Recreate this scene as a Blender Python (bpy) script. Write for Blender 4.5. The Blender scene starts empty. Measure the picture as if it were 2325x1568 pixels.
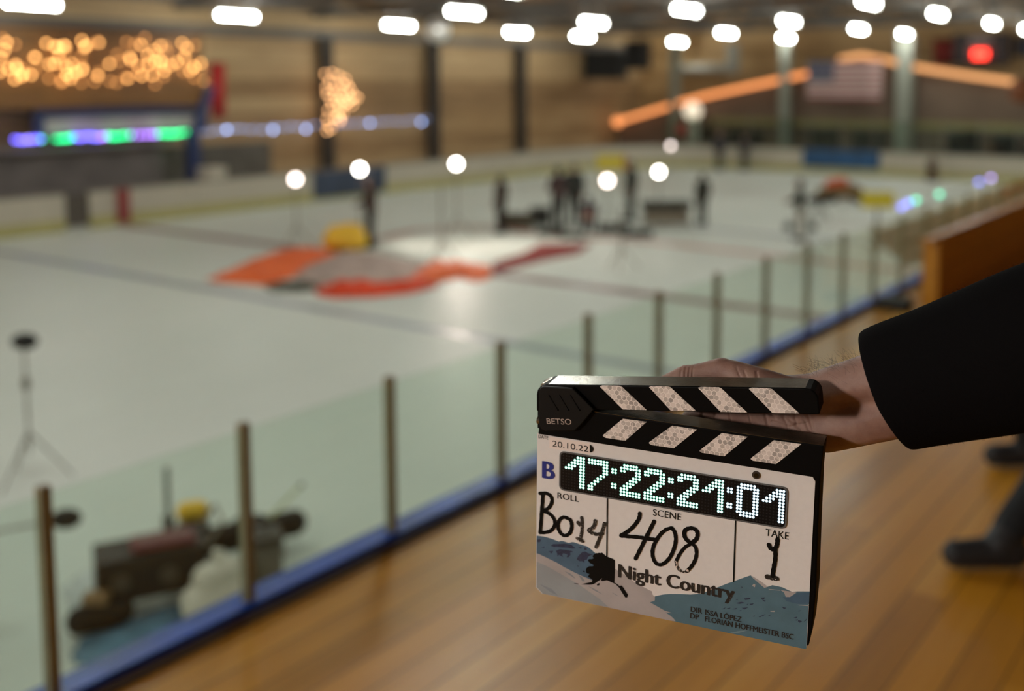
import bpy, bmesh, math, random
from mathutils import Vector, Matrix, noise
random.seed(7)
SC = bpy.context.scene
COL = SC.collection
R = math.radians

# ------------------------------------------------------------------ camera, world, exposure
FPX, CX, CY, HORIZON = 2420.0, 1300.0, 424.0, 184.0      # focal length and principal point, in photo pixels
EYE = 4.3                                                # eye height above the ice
DECK = 2.55                                              # height of the wooden gallery deck above the ice
PITCH = math.atan((CY-HORIZON)/FPX)
YAW = math.atan((3008-CX)/FPX*math.cos(PITCH))
cam_d = bpy.data.cameras.new('camera')
cam_d.sensor_width = 36.0
cam_d.lens = FPX/2325*36.0
cam_d.shift_x = -(CX-1162.5)/2325
cam_d.shift_y = (CY-784)/2325
cam_d.clip_start = 0.05
cam_d.clip_end = 300
cam_d.dof.use_dof = True
cam_d.dof.focus_distance = 0.862
cam_d.dof.aperture_fstop = 3.0
cam = bpy.data.objects.new('camera', cam_d)
cam.location = (0, 0, EYE)
cam.rotation_euler = (math.pi/2-PITCH, 0, YAW)
COL.objects.link(cam)
SC.camera = cam

world = bpy.data.worlds.new('hall_dark')
SC.world = world
world.use_nodes = True
world.node_tree.nodes['Background'].inputs[0].default_value = (0.02, 0.02, 0.02, 1)
world.node_tree.nodes['Background'].inputs[1].default_value = 0.3

SC.view_settings.view_transform = 'Standard'
SC.view_settings.look = 'None'
SC.view_settings.exposure = 0.78
SC.view_settings.gamma = 1.0
try:
    SC.view_settings.use_curve_mapping = False
except Exception:
    pass
SC.cycles.use_denoising = True
SC.cycles.max_bounces = 8
SC.cycles.transparent_max_bounces = 24
SC.cycles.sample_clamp_indirect = 4.0

TUBE_POWER = 47.0        # radiance of the ceiling tube diffusers
FRONT_POWER = 140.0      # radiance of the film lamp standing on the deck behind the camera

# ------------------------------------------------------------------ where things stand
_fw = Vector((-math.sin(YAW)*math.cos(PITCH), math.cos(YAW)*math.cos(PITCH), -math.sin(PITCH)))
_rt = Vector((math.cos(YAW), math.sin(YAW), 0))
_up = _rt.cross(_fw)
_up = _rt.cross(_fw)
def _ray(x, y):
    return (x-CX)/FPX*_rt - (y-CY)/FPX*_up + _fw
def at(x, y, z=0.0):
    """the point at height z seen at photo pixel (x, y)"""
    d = _ray(x, y); t = (z-EYE)/d.z
    return Vector((0, 0, EYE))+d*t
def at_x(x, y, X):
    d = _ray(x, y); return Vector((0, 0, EYE))+d*(X/d.x)
def at_y(x, y, Y):
    d = _ray(x, y); return Vector((0, 0, EYE))+d*(Y/d.y)

# ------------------------------------------------------------------ materials
MATS = {}
def lin(c):
    return tuple((v/12.92 if v <= .04045 else ((v+.055)/1.055)**2.4) for v in (x/255 for x in c))
def mat(name, rgb, rough=.6, metal=0., spec=.5, var=0., vscale=8., bump=0., bscale=60., emit=None, estr=0., sheen=0., subs=0.):
    if name in MATS: return MATS[name]
    m = bpy.data.materials.new(name); m.use_nodes = True
    nt = m.node_tree; b = nt.nodes['Principled BSDF']
    b.inputs['Base Color'].default_value = (*rgb, 1)
    b.inputs['Roughness'].default_value = rough
    b.inputs['Metallic'].default_value = metal
    b.inputs['Specular IOR Level'].default_value = spec
    if sheen: b.inputs['Sheen Weight'].default_value = sheen
    if subs:
        b.inputs['Subsurface Weight'].default_value = subs
        b.inputs['Subsurface Radius'].default_value = (.008, .003, .002)
        b.inputs['Subsurface Scale'].default_value = 1.0
    tc = nt.nodes.new('ShaderNodeTexCoord')
    if var:
        n = nt.nodes.new('ShaderNodeTexNoise'); n.inputs['Scale'].default_value = vscale; n.inputs['Detail'].default_value = 5
        nt.links.new(tc.outputs['Object'], n.inputs['Vector'])
        r = nt.nodes.new('ShaderNodeValToRGB')
        r.color_ramp.elements[0].position = .3; r.color_ramp.elements[1].position = .7
        r.color_ramp.elements[0].color = (*[max(0, c*(1-var)) for c in rgb], 1)
        r.color_ramp.elements[1].color = (*[min(1, c*(1+var)) for c in rgb], 1)
        nt.links.new(n.outputs['Fac'], r.inputs['Fac']); nt.links.new(r.outputs['Color'], b.inputs['Base Color'])
    if bump:
        n2 = nt.nodes.new('ShaderNodeTexNoise'); n2.inputs['Scale'].default_value = bscale; n2.inputs['Detail'].default_value = 6
        nt.links.new(tc.outputs['Object'], n2.inputs['Vector'])
        bp = nt.nodes.new('ShaderNodeBump'); bp.inputs['Strength'].default_value = bump; bp.inputs['Distance'].default_value = .01
        nt.links.new(n2.outputs['Fac'], bp.inputs['Height']); nt.links.new(bp.outputs['Normal'], b.inputs['Normal'])
    if emit:
        b.inputs['Emission Color'].default_value = (*emit, 1); b.inputs['Emission Strength'].default_value = estr
    MATS[name] = m
    return m
def glow(name, rgb, strength):
    if name in MATS: return MATS[name]
    m = bpy.data.materials.new(name); m.use_nodes = True
    nt = m.node_tree; nt.nodes.clear()
    e = nt.nodes.new('ShaderNodeEmission'); o = nt.nodes.new('ShaderNodeOutputMaterial')
    e.inputs[0].default_value = (*rgb, 1); e.inputs[1].default_value = strength
    nt.links.new(e.outputs[0], o.inputs[0]); MATS[name] = m
    return m
def glass(name, tint, refl=.08):
    if name in MATS: return MATS[name]
    m = bpy.data.materials.new(name); m.use_nodes = True
    nt = m.node_tree; nt.nodes.clear()
    o = nt.nodes.new('ShaderNodeOutputMaterial'); t = nt.nodes.new('ShaderNodeBsdfTransparent'); g = nt.nodes.new('ShaderNodeBsdfGlossy')
    t.inputs[0].default_value = (*tint, 1); g.inputs['Roughness'].default_value = .04; g.inputs[0].default_value = (.9, .95, .92, 1)
    lw = nt.nodes.new('ShaderNodeLayerWeight'); lw.inputs[0].default_value = .5
    pw = nt.nodes.new('ShaderNodeMath'); pw.operation = 'POWER'; pw.inputs[1].default_value = 5.0; nt.links.new(lw.outputs['Facing'], pw.inputs[0])
    f = nt.nodes.new('ShaderNodeMath'); f.operation = 'MULTIPLY_ADD'; f.inputs[1].default_value = .75; f.inputs[2].default_value = .03; nt.links.new(pw.outputs[0], f.inputs[0])
    mx = nt.nodes.new('ShaderNodeMixShader')
    nt.links.new(f.outputs[0], mx.inputs[0]); nt.links.new(t.outputs[0], mx.inputs[1]); nt.links.new(g.outputs[0], mx.inputs[2])
    nt.links.new(mx.outputs[0], o.inputs[0]); MATS[name] = m
    return m
class NT:
    """small helper for node chains"""
    def __init__(s, name):
        s.m = bpy.data.materials.new(name); s.m.use_nodes = True; s.nt = s.m.node_tree; s.b = s.nt.nodes['Principled BSDF']; MATS[name] = s.m
    def n(s, t, **kw):
        x = s.nt.nodes.new(t)
        for k, v in kw.items(): setattr(x, k, v)
        return x
    def l(s, a, b): s.nt.links.new(a, b)
    def math(s, op, a, b=None, c=None):
        x = s.n('ShaderNodeMath', operation=op)
        for i, v in enumerate((a, b, c)):
            if v is None: continue
            if isinstance(v, (int, float)): x.inputs[i].default_value = v
            else: s.l(v, x.inputs[i])
        return x.outputs[0]
    def ramp(s, fac, stops):
        r = s.n('ShaderNodeValToRGB'); els = r.color_ramp.elements
        while len(els) < len(stops): els.new(.5)
        for e, (p, c) in zip(els, stops): e.position = p; e.color = (*c, 1)
        s.l(fac, r.inputs['Fac']); return r.outputs['Color']
    def noise(s, vec, scale, detail=4, rough=.5):
        x = s.n('ShaderNodeTexNoise'); x.inputs['Scale'].default_value = scale; x.inputs['Detail'].default_value = detail; x.inputs['Roughness'].default_value = rough
        if vec is not None: s.l(vec, x.inputs['Vector'])
        return x.outputs['Fac']
    def mapping(s, vec, scale):
        x = s.n('ShaderNodeMapping'); x.inputs['Scale'].default_value = scale; s.l(vec, x.inputs['Vector']); return x.outputs['Vector']
    def mix(s, fac, a, b):
        x = s.n('ShaderNodeMix', data_type='RGBA')
        if isinstance(fac, (int, float)): x.inputs['Factor'].default_value = fac
        else: s.l(fac, x.inputs['Factor'])
        for k, v in ((6, a), (7, b)):
            if isinstance(v, tuple): x.inputs[k].default_value = (*v, 1)
            else: s.l(v, x.inputs[k])
        return x.outputs[2]

def planks(name, cols, across, along, width, rough=.4, seam=.04, spec=.5, tone=.26, length=3.7):
    """boards of the given width laid side by side along one axis, each with its own tone and a streaky grain"""
    k = NT(name); tc = k.n('ShaderNodeTexCoord'); xyz = k.n('ShaderNodeSeparateXYZ'); k.l(tc.outputs['Object'], xyz.inputs[0])
    u = k.math('DIVIDE', xyz.outputs[across], width); cell = k.math('FLOOR', u); fr = k.math('FRACT', u)
    v = k.math('FLOOR', k.math('ADD', k.math('DIVIDE', xyz.outputs[along], length), k.math('MULTIPLY', cell, .37)))
    cm = k.n('ShaderNodeCombineXYZ'); k.l(cell, cm.inputs[0]); k.l(v, cm.inputs[1])
    wn = k.n('ShaderNodeTexWhiteNoise', noise_dimensions='3D'); k.l(cm.outputs[0], wn.inputs['Vector'])
    sc = [40., 40., 40.]; sc[along] = 1.6
    grain = k.noise(k.mapping(tc.outputs['Object'], tuple(sc)), 1., 6, .6)
    sc2 = [3.5, 3.5, 3.5]; sc2[along] = .5
    blotch = k.noise(k.mapping(tc.outputs['Object'], tuple(sc2)), 1., 3)
    f = k.math('ADD', k.math('MULTIPLY', wn.outputs['Value'], tone), k.math('ADD', k.math('MULTIPLY', grain, .3), k.math('MULTIPLY', blotch, .5)))
    c = k.ramp(f, [(.25, cols[0]), (.55, cols[1]), (.85, cols[2])])
    sm = k.math('LESS_THAN', fr, seam)
    c = k.mix(sm, c, tuple(x*.3 for x in cols[0]))
    k.l(c, k.b.inputs['Base Color'])
    k.l(k.math('ADD', k.math('MULTIPLY', blotch, .25), rough-.12), k.b.inputs['Roughness'])
    k.b.inputs['Specular IOR Level'].default_value = spec
    return k.m

DECK_M = planks('varnished_deck_boards', [lin((152, 98, 16)), lin((204, 140, 36)), lin((226, 172, 76))], 0, 1, .135, .36, spec=.35)
WOODWALL = planks('plank_wall', [lin((112, 84, 54)), lin((160, 127, 88)), lin((184, 156, 116))], 2, 1, .62, .7, .02, tone=.5, length=200.)
ENDWALL = planks('end_plank_wall', [lin((130, 102, 66)), lin((176, 142, 96)), lin((196, 164, 116))], 2, 0, .5, .7, .02, tone=.45, length=200.)
CEILWOOD = planks('roof_boards', [lin((84, 60, 34)), lin((112, 80, 46)), lin((130, 98, 62))], 1, 0, .3, .8, .02)
LOWWOOD = planks('orange_partition_boards', [lin((178, 116, 24)), lin((204, 138, 38)), lin((216, 154, 58))], 2, 1, .26, .42, .03)
BOOTHWOOD = planks('booth_boards', [lin((92, 62, 26)), lin((120, 82, 36)), lin((140, 100, 52))], 2, 1, .22, .6, .03)

def ice_material():
    k = NT('rink_ice'); tc = k.n('ShaderNodeTexCoord')
    a = k.noise(k.mapping(tc.outputs['Object'], (.25, .25, .25)), 1., 4)
    b_ = k.noise(k.mapping(tc.outputs['Object'], (6., .9, 1.)), 1., 5)
    f = k.math('ADD', k.math('MULTIPLY', a, .6), k.math('MULTIPLY', b_, .4))
    k.l(k.ramp(f, [(.3, (.62, .675, .62)), (.5, (.67, .72, .66)), (.72, (.73, .765, .705))]), k.b.inputs['Base Color'])
    k.l(k.math('ADD', k.math('MULTIPLY', b_, .2), .36), k.b.inputs['Roughness'])
    k.b.inputs['IOR'].default_value = 1.31; k.b.inputs['Specular IOR Level'].default_value = .28
    bp = k.n('ShaderNodeBump'); bp.inputs['Strength'].default_value = .12; bp.inputs['Distance'].default_value = .02
    k.l(k.noise(k.mapping(tc.outputs['Object'], (9., 9., 9.)), 1., 3), bp.inputs['Height']); k.l(bp.outputs[0], k.b.inputs['Normal'])
    return k.m
ICE = ice_material()

def hex_material():
    """white retro-reflective tape: a honeycomb of pale cells with lighter walls"""
    k = NT('honeycomb_tape'); tc = k.n('ShaderNodeTexCoord'); mp = k.mapping(tc.outputs['Object'], (240., 240., 0.))
    S = (1.0, 1.7320508, 1.0)
    def vm(op, a, b):
        x = k.n('ShaderNodeVectorMath', operation=op)
        for i, v in enumerate((a, b)):
            if isinstance(v, tuple): x.inputs[i].default_value = v
            else: k.l(v, x.inputs[i])
        return x
    half = (.5, .8660254, .5)
    p = vm('ADD', mp, (100., 173.20508, 0.)).outputs[0]
    a = vm('SUBTRACT', vm('MODULO', p, S).outputs[0], half).outputs[0]
    b = vm('SUBTRACT', vm('MODULO', vm('SUBTRACT', p, half).outputs[0], S).outputs[0], half).outputs[0]
    flat = (1., 1., 0.)
    a = vm('MULTIPLY', a, flat).outputs[0]; b = vm('MULTIPLY', b, flat).outputs[0]
    la = vm('DOT_PRODUCT', a, a).outputs['Value']; lb = vm('DOT_PRODUCT', b, b).outputs['Value']
    pick = k.math('LESS_THAN', la, lb)
    g = k.n('ShaderNodeMix', data_type='VECTOR'); k.l(pick, g.inputs['Factor']); k.l(b, g.inputs[4]); k.l(a, g.inputs[5])
    gv = g.outputs[1]
    ab = vm('ABSOLUTE', gv, gv).outputs[0]
    sx = k.n('ShaderNodeSeparateXYZ'); k.l(ab, sx.inputs[0])
    d = k.math('MAXIMUM', sx.outputs[0], vm('DOT_PRODUCT', ab, (.5, .8660254, 0.)).outputs['Value'])
    wall = k.math('GREATER_THAN', d, .44)
    cid = vm('SUBTRACT', mp, gv).outputs[0]
    wn = k.n('ShaderNodeTexWhiteNoise', noise_dimensions='2D')
    rd = vm('SNAP', vm('ADD', cid, (.05, .05, 0.)).outputs[0], (.25, .25, 1.)).outputs[0]
    k.l(rd, wn.inputs['Vector'])
    c = k.ramp(wn.outputs['Value'], [(.0, lin((156, 148, 144))), (.4, lin((190, 181, 175))), (.75, lin((216, 206, 200))), (1., lin((228, 218, 212)))])
    blot = k.noise(k.mapping(tc.outputs['Object'], (330., 330., 1.)), 1., 1)
    c = k.mix(k.math('MULTIPLY', k.math('GREATER_THAN', blot, .62), .55), c, lin((232, 222, 216)))
    c = k.mix(wall, c, lin((240, 232, 227)))
    k.l(c, k.b.inputs['Base Color']); k.b.inputs['Roughness'].default_value = .35
    return k.m
HEX = hex_material()

def worn(name, ink, paper, scale, amount):
    k = NT(name); tc = k.n('ShaderNodeTexCoord')
    f = k.noise(tc.outputs['Object'], scale, 3, .7)
    k.l(k.mix(k.math('GREATER_THAN', f, amount), ink, paper), k.b.inputs['Base Color'])
    k.b.inputs['Roughness'].default_value = .5
    return k.m

# ------------------------------------------------------------------ mesh building
class MB:
    def __init__(s): s.v = []; s.f = []; s.mi = []; s.mats = []; s.cur = 0; s.smooth = []; s.sm = False
    def use(s, m):
        if m not in s.mats: s.mats.append(m)
        s.cur = s.mats.index(m); return s
    def add(s, vs, fs):
        o = len(s.v); s.v += [tuple(p) for p in vs]
        for f in fs: s.f.append(tuple(i+o for i in f)); s.mi.append(s.cur); s.smooth.append(s.sm)
        return s
    def box(s, a, b):
        (x0, y0, z0), (x1, y1, z1) = a, b
        return s.add([(x0,y0,z0),(x1,y0,z0),(x1,y1,z0),(x0,y1,z0),(x0,y0,z1),(x1,y0,z1),(x1,y1,z1),(x0,y1,z1)],
                     [(0,3,2,1),(4,5,6,7),(0,1,5,4),(1,2,6,5),(2,3,7,6),(3,0,4,7)])
    def hexa(s, q, h):
        """a box from four base points and a height vector"""
        h = Vector(h); b = [Vector(p) for p in q]; t = [p+h for p in b]
        return s.add(b+t, [(0,3,2,1),(4,5,6,7),(0,1,5,4),(1,2,6,5),(2,3,7,6),(3,0,4,7)])
    def tube(s, p0, p1, r0, r1=None, n=12, cap=True):
        r1 = r0 if r1 is None else r1
        p0, p1 = Vector(p0), Vector(p1); d = (p1-p0).normalized()
        a = d.orthogonal().normalized(); b = d.cross(a)
        vs = []
        for p, r in ((p0, r0), (p1, r1)):
            for i in range(n):
                t = 2*math.pi*i/n; vs.append(p+a*r*math.cos(t)+b*r*math.sin(t))
        fs = [(i, (i+1) % n, n+(i+1) % n, n+i) for i in range(n)]
        if cap: fs += [tuple(range(n))[::-1], tuple(range(n, 2*n))]
        return s.add(vs, fs)
    def path(s, pts, r, n=8):
        for a, b in zip(pts, pts[1:]): s.tube(a, b, r, r, n)
        return s
    def ball(s, c, r, n=10, m=8, sc=(1, 1, 1)):
        c = Vector(c); vs = [c+Vector((0, 0, r*sc[2]))]
        for j in range(1, m):
            ph = math.pi*j/m
            for i in range(n):
                t = 2*math.pi*i/n
                vs.append(c+Vector((r*sc[0]*math.sin(ph)*math.cos(t), r*sc[1]*math.sin(ph)*math.sin(t), r*sc[2]*math.cos(ph))))
        vs.append(c-Vector((0, 0, r*sc[2]))); L = len(vs)-1
        fs = [(0, 1+i, 1+(i+1) % n) for i in range(n)]
        for j in range(m-2):
            for i in range(n):
                a = 1+j*n+i; b = 1+j*n+(i+1) % n
                fs.append((a, a+n, b+n, b))
        o = 1+(m-2)*n
        fs += [(L, o+(i+1) % n, o+i) for i in range(n)]
        return s.add(vs, fs)
    def prism(s, pts, z0, z1):
        """a polygon in x, y pulled from z0 to z1"""
        A = sum(a[0]*b[1]-b[0]*a[1] for a, b in zip(pts, pts[1:]+pts[:1]))
        if A < 0: pts = pts[::-1]
        n = len(pts)
        vs = [(x, y, z0) for x, y in pts]+[(x, y, z1) for x, y in pts]
        fs = [tuple(range(n))[::-1], tuple(range(n, 2*n))]+[(i, (i+1) % n, n+(i+1) % n, n+i) for i in range(n)]
        return s.add(vs, fs)
    def poly(s, pts, z):
        A = sum(a[0]*b[1]-b[0]*a[1] for a, b in zip(pts, pts[1:]+pts[:1]))
        if A < 0: pts = pts[::-1]
        return s.add([(x, y, z) for x, y in pts], [tuple(range(len(pts)))])
    def stroke(s, pts, w, z):
        """a round-ended pen stroke, smoothed through its points, in the x, y plane"""
        P = [Vector((x, y)) for x, y in pts]
        if len(P) > 2:
            q = []
            for i in range(len(P)-1):
                a = P[max(i-1, 0)]; b = P[i]; c = P[i+1]; d = P[min(i+2, len(P)-1)]
                for k in range(5):
                    t = k/5
                    q.append(.5*((2*b)+(c-a)*t+(2*a-5*b+4*c-d)*t*t+(3*b-a-3*c+d)*t**3))
            P = q+[P[-1]]
        L, Rr = [], []
        for i, p in enumerate(P):
            d = (P[min(i+1, len(P)-1)]-P[max(i-1, 0)])
            d = d.normalized() if d.length else Vector((1, 0)); nrm = Vector((-d.y, d.x))
            ww = w*.5*(1+.09*math.sin(i*1.7+w*9))
            L.append(p+nrm*ww); Rr.append(p-nrm*ww)
        n = len(P)
        s.add([(q.x, q.y, z) for q in L]+[(q.x, q.y, z) for q in Rr], [(n+i, n+i+1, i+1, i) for i in range(n-1)])
        for c in (P[0], P[-1]):
            s.add([(c.x+w*.5*math.cos(t*math.pi/6), c.y+w*.5*math.sin(t*math.pi/6), z+1e-5) for t in range(12)], [tuple(range(12))])
        return s
    def build(s, name, material=None, parent=None, smooth=False):
        me = bpy.data.meshes.new(name); me.from_pydata([tuple(p) for p in s.v], [], s.f)
        for m in (s.mats or [material]): me.materials.append(m)
        if s.mats: me.polygons.foreach_set('material_index', s.mi)
        if smooth: me.polygons.foreach_set('use_smooth', [True]*len(me.polygons))
        elif any(s.smooth): me.polygons.foreach_set('use_smooth', s.smooth)
        me.update()
        o = bpy.data.objects.new(name, me); COL.objects.link(o)
        if parent is not None:
            o.parent = parent
        return o
def local(o, parent):
    """parent o, whose mesh is in world coordinates, without moving it"""
    o.parent = parent; o.matrix_parent_inverse = parent.matrix_world.inverted(); return o
def empty(name, loc=(0, 0, 0), rz=0.0):
    o = bpy.data.objects.new(name, None); o.empty_display_size = .1; COL.objects.link(o)
    o.location = loc; o.rotation_euler = (0, 0, rz)
    return o
def tag(o, label, cat, group=None):
    o['label'] = label; o['category'] = cat
    if group: o['group'] = group
    return o
def struct(o):
    o['kind'] = 'structure'; return o
def copy_tree(o, parent=None):
    c = o.copy(); COL.objects.link(c)
    if parent is not None: c.parent = parent
    for ch in list(o.children): copy_tree(ch, c)
    return c
def bevel(o, w, seg=2):
    m = o.modifiers.new('edge', 'BEVEL'); m.width = w; m.segments = seg; m.limit_method = 'ANGLE'; return o
def grown(name, caps, voxel, smooth_it, material, parent=None, extra=None, cut=None):
    """one continuous surface grown around a list of tapered limbs (p0, r0, p1, r1)"""
    b = MB()
    for p0, r0, p1, r1 in caps:
        p0, p1 = Vector(p0), Vector(p1); L = (p1-p0).length
        k = max(2, min(14, int(L/max(1e-6, .5*min(r0, r1)))+1))
        for i in range(k+1):
            t = i/k; b.ball(p0.lerp(p1, t), r0+(r1-r0)*t, 14, 10)
        if L > 1e-6: b.tube(p0, p1, r0, r1, 14)
    if extra: extra(b)
    tmp = b.build('tmp')
    m = tmp.modifiers.new('r', 'REMESH'); m.mode = 'VOXEL'; m.voxel_size = voxel
    m2 = tmp.modifiers.new('s', 'SMOOTH'); m2.iterations = smooth_it; m2.factor = .5
    dg = bpy.context.evaluated_depsgraph_get()
    me = bpy.data.meshes.new_from_object(tmp.evaluated_get(dg))
    bpy.data.objects.remove(tmp)
    me.materials.clear(); me.materials.append(material)
    me.polygons.foreach_set('use_smooth', [True]*len(me.polygons))
    me.name = name
    o = bpy.data.objects.new(name, me); COL.objects.link(o)
    if parent is not None: o.parent = parent
    return o
_caps = {}
def lettering(text, x0, y0, width, cap, weight=0, rot=0.0):
    """flat letters as vertices and faces: left end of the baseline, width and capital height given"""
    def flat(t):
        cu = bpy.data.curves.new('t', 'FONT'); cu.body = t; cu.size = 1.0; cu.offset = weight; cu.resolution_u = 4
        ob = bpy.data.objects.new('t', cu); COL.objects.link(ob)
        me = bpy.data.meshes.new_from_object(ob.evaluated_get(bpy.context.evaluated_depsgraph_get()))
        V = [v.co.copy() for v in me.vertices]; F = [tuple(p.vertices) for p in me.polygons]
        bpy.data.objects.remove(ob); bpy.data.curves.remove(cu); bpy.data.meshes.remove(me)
        return V, F
    if weight not in _caps:
        V, F = flat('H'); _caps[weight] = (max(v.y for v in V), min(v.y for v in V))
    ch, cl = _caps[weight]
    V, F = flat(text)
    lo, hi = min(v.x for v in V), max(v.x for v in V)
    out = []
    for v in V:
        x = (v.x-lo)/(hi-lo)*width; y = (v.y-cl)/(ch-cl)*cap
        out.append((x0+x*math.cos(rot)-y*math.sin(rot), y0+x*math.sin(rot)+y*math.cos(rot)))
    return out, F
STROKES = [(2.42,[(-111.6,93.1),(-111.9,85.7),(-112.6,77.7),(-113.1,67.7),(-113.8,57.1)],0),(2.42,[(-114.3,93.3),(-108.4,94.4),(-104.2,92.2),(-103.2,87.8),(-105.8,81.9),(-111.7,77.4)],0),(2.42,[(-111.7,77.4),(-105.2,76.1),(-100.8,71.5),(-100.5,66.1),(-103.6,61.1),(-108.5,58.4),(-114.0,57.1)],0),(2.42,[(-90.0,75.4),(-86.0,73.7),(-84.7,68.6),(-85.9,62.9),(-89.8,59.0),(-93.7,59.3),(-96.7,62.9),(-97.4,67.7),(-95.8,72.4),(-92.4,75.3),(-89.5,75.2)],0),(2.15,[(-75.9,78.0),(-75.3,73.7),(-75.4,65.9),(-76.7,58.3)],1),(2.69,[(-78.9,72.9),(-77.2,71.2),(-75.8,71.2)],1),(2.33,[(-79.5,58.4),(-77.0,57.2),(-74.4,56.8)],1),(2.51,[(-63.5,77.4),(-64.0,73.9),(-66.1,70.1),(-69.2,67.8),(-66.0,65.7),(-61.2,65.5),(-56.9,67.0)],1),(2.33,[(-55.2,76.5),(-57.0,69.4),(-60.1,60.0),(-62.4,53.7)],1),(2.51,[(-24.4,91.3),(-24.9,86.9),(-28.3,80.5),(-33.4,74.3),(-40.3,68.5)],0),(2.69,[(-40.3,68.2),(-33.7,68.9),(-24.3,69.8),(-17.8,70.0),(-10.9,70.4)],0),(2.51,[(-11.8,86.5),(-14.4,80.3),(-18.8,69.9),(-23.1,59.4),(-27.1,50.1)],0),(2.42,[(3.5,83.4),(-1.5,81.0),(-6.8,75.0),(-11.4,65.5),(-12.6,58.6),(-11.6,53.0),(-8.9,49.2),(-4.8,49.1),(-0.2,52.9),(3.7,59.4),(6.4,68.0),(7.1,74.8),(5.8,80.3),(3.5,83.1)],0),(2.69,[(19.8,73.0),(16.1,75.6),(14.2,79.0),(14.5,82.9),(17.2,85.4),(21.6,86.3),(24.7,84.3),(25.2,80.6),(23.8,76.6),(19.8,73.0)],0),(2.15,[(19.8,72.5),(15.4,68.8),(11.5,62.9),(8.4,56.0),(7.9,54.0)],0),(2.33,[(21.2,72.8),(24.0,70.0),(25.0,65.0),(23.9,58.6),(20.9,52.4),(17.5,47.8)],0),(1.79,[(7.9,53.8),(8.9,49.9),(11.6,47.1),(14.8,46.3),(17.9,48.2)],2),(2.69,[(83.8,84.2),(85.3,81.3),(87.6,80.9),(89.7,83.3),(90.4,86.6),(90.5,90.1)],0),(2.69,[(88.9,81.8),(89.4,76.8),(89.2,70.3),(88.4,63.6),(88.0,58.0)],0),(3.23,[(83.7,56.4),(87.8,56.3),(91.3,56.3)],1)]
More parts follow.
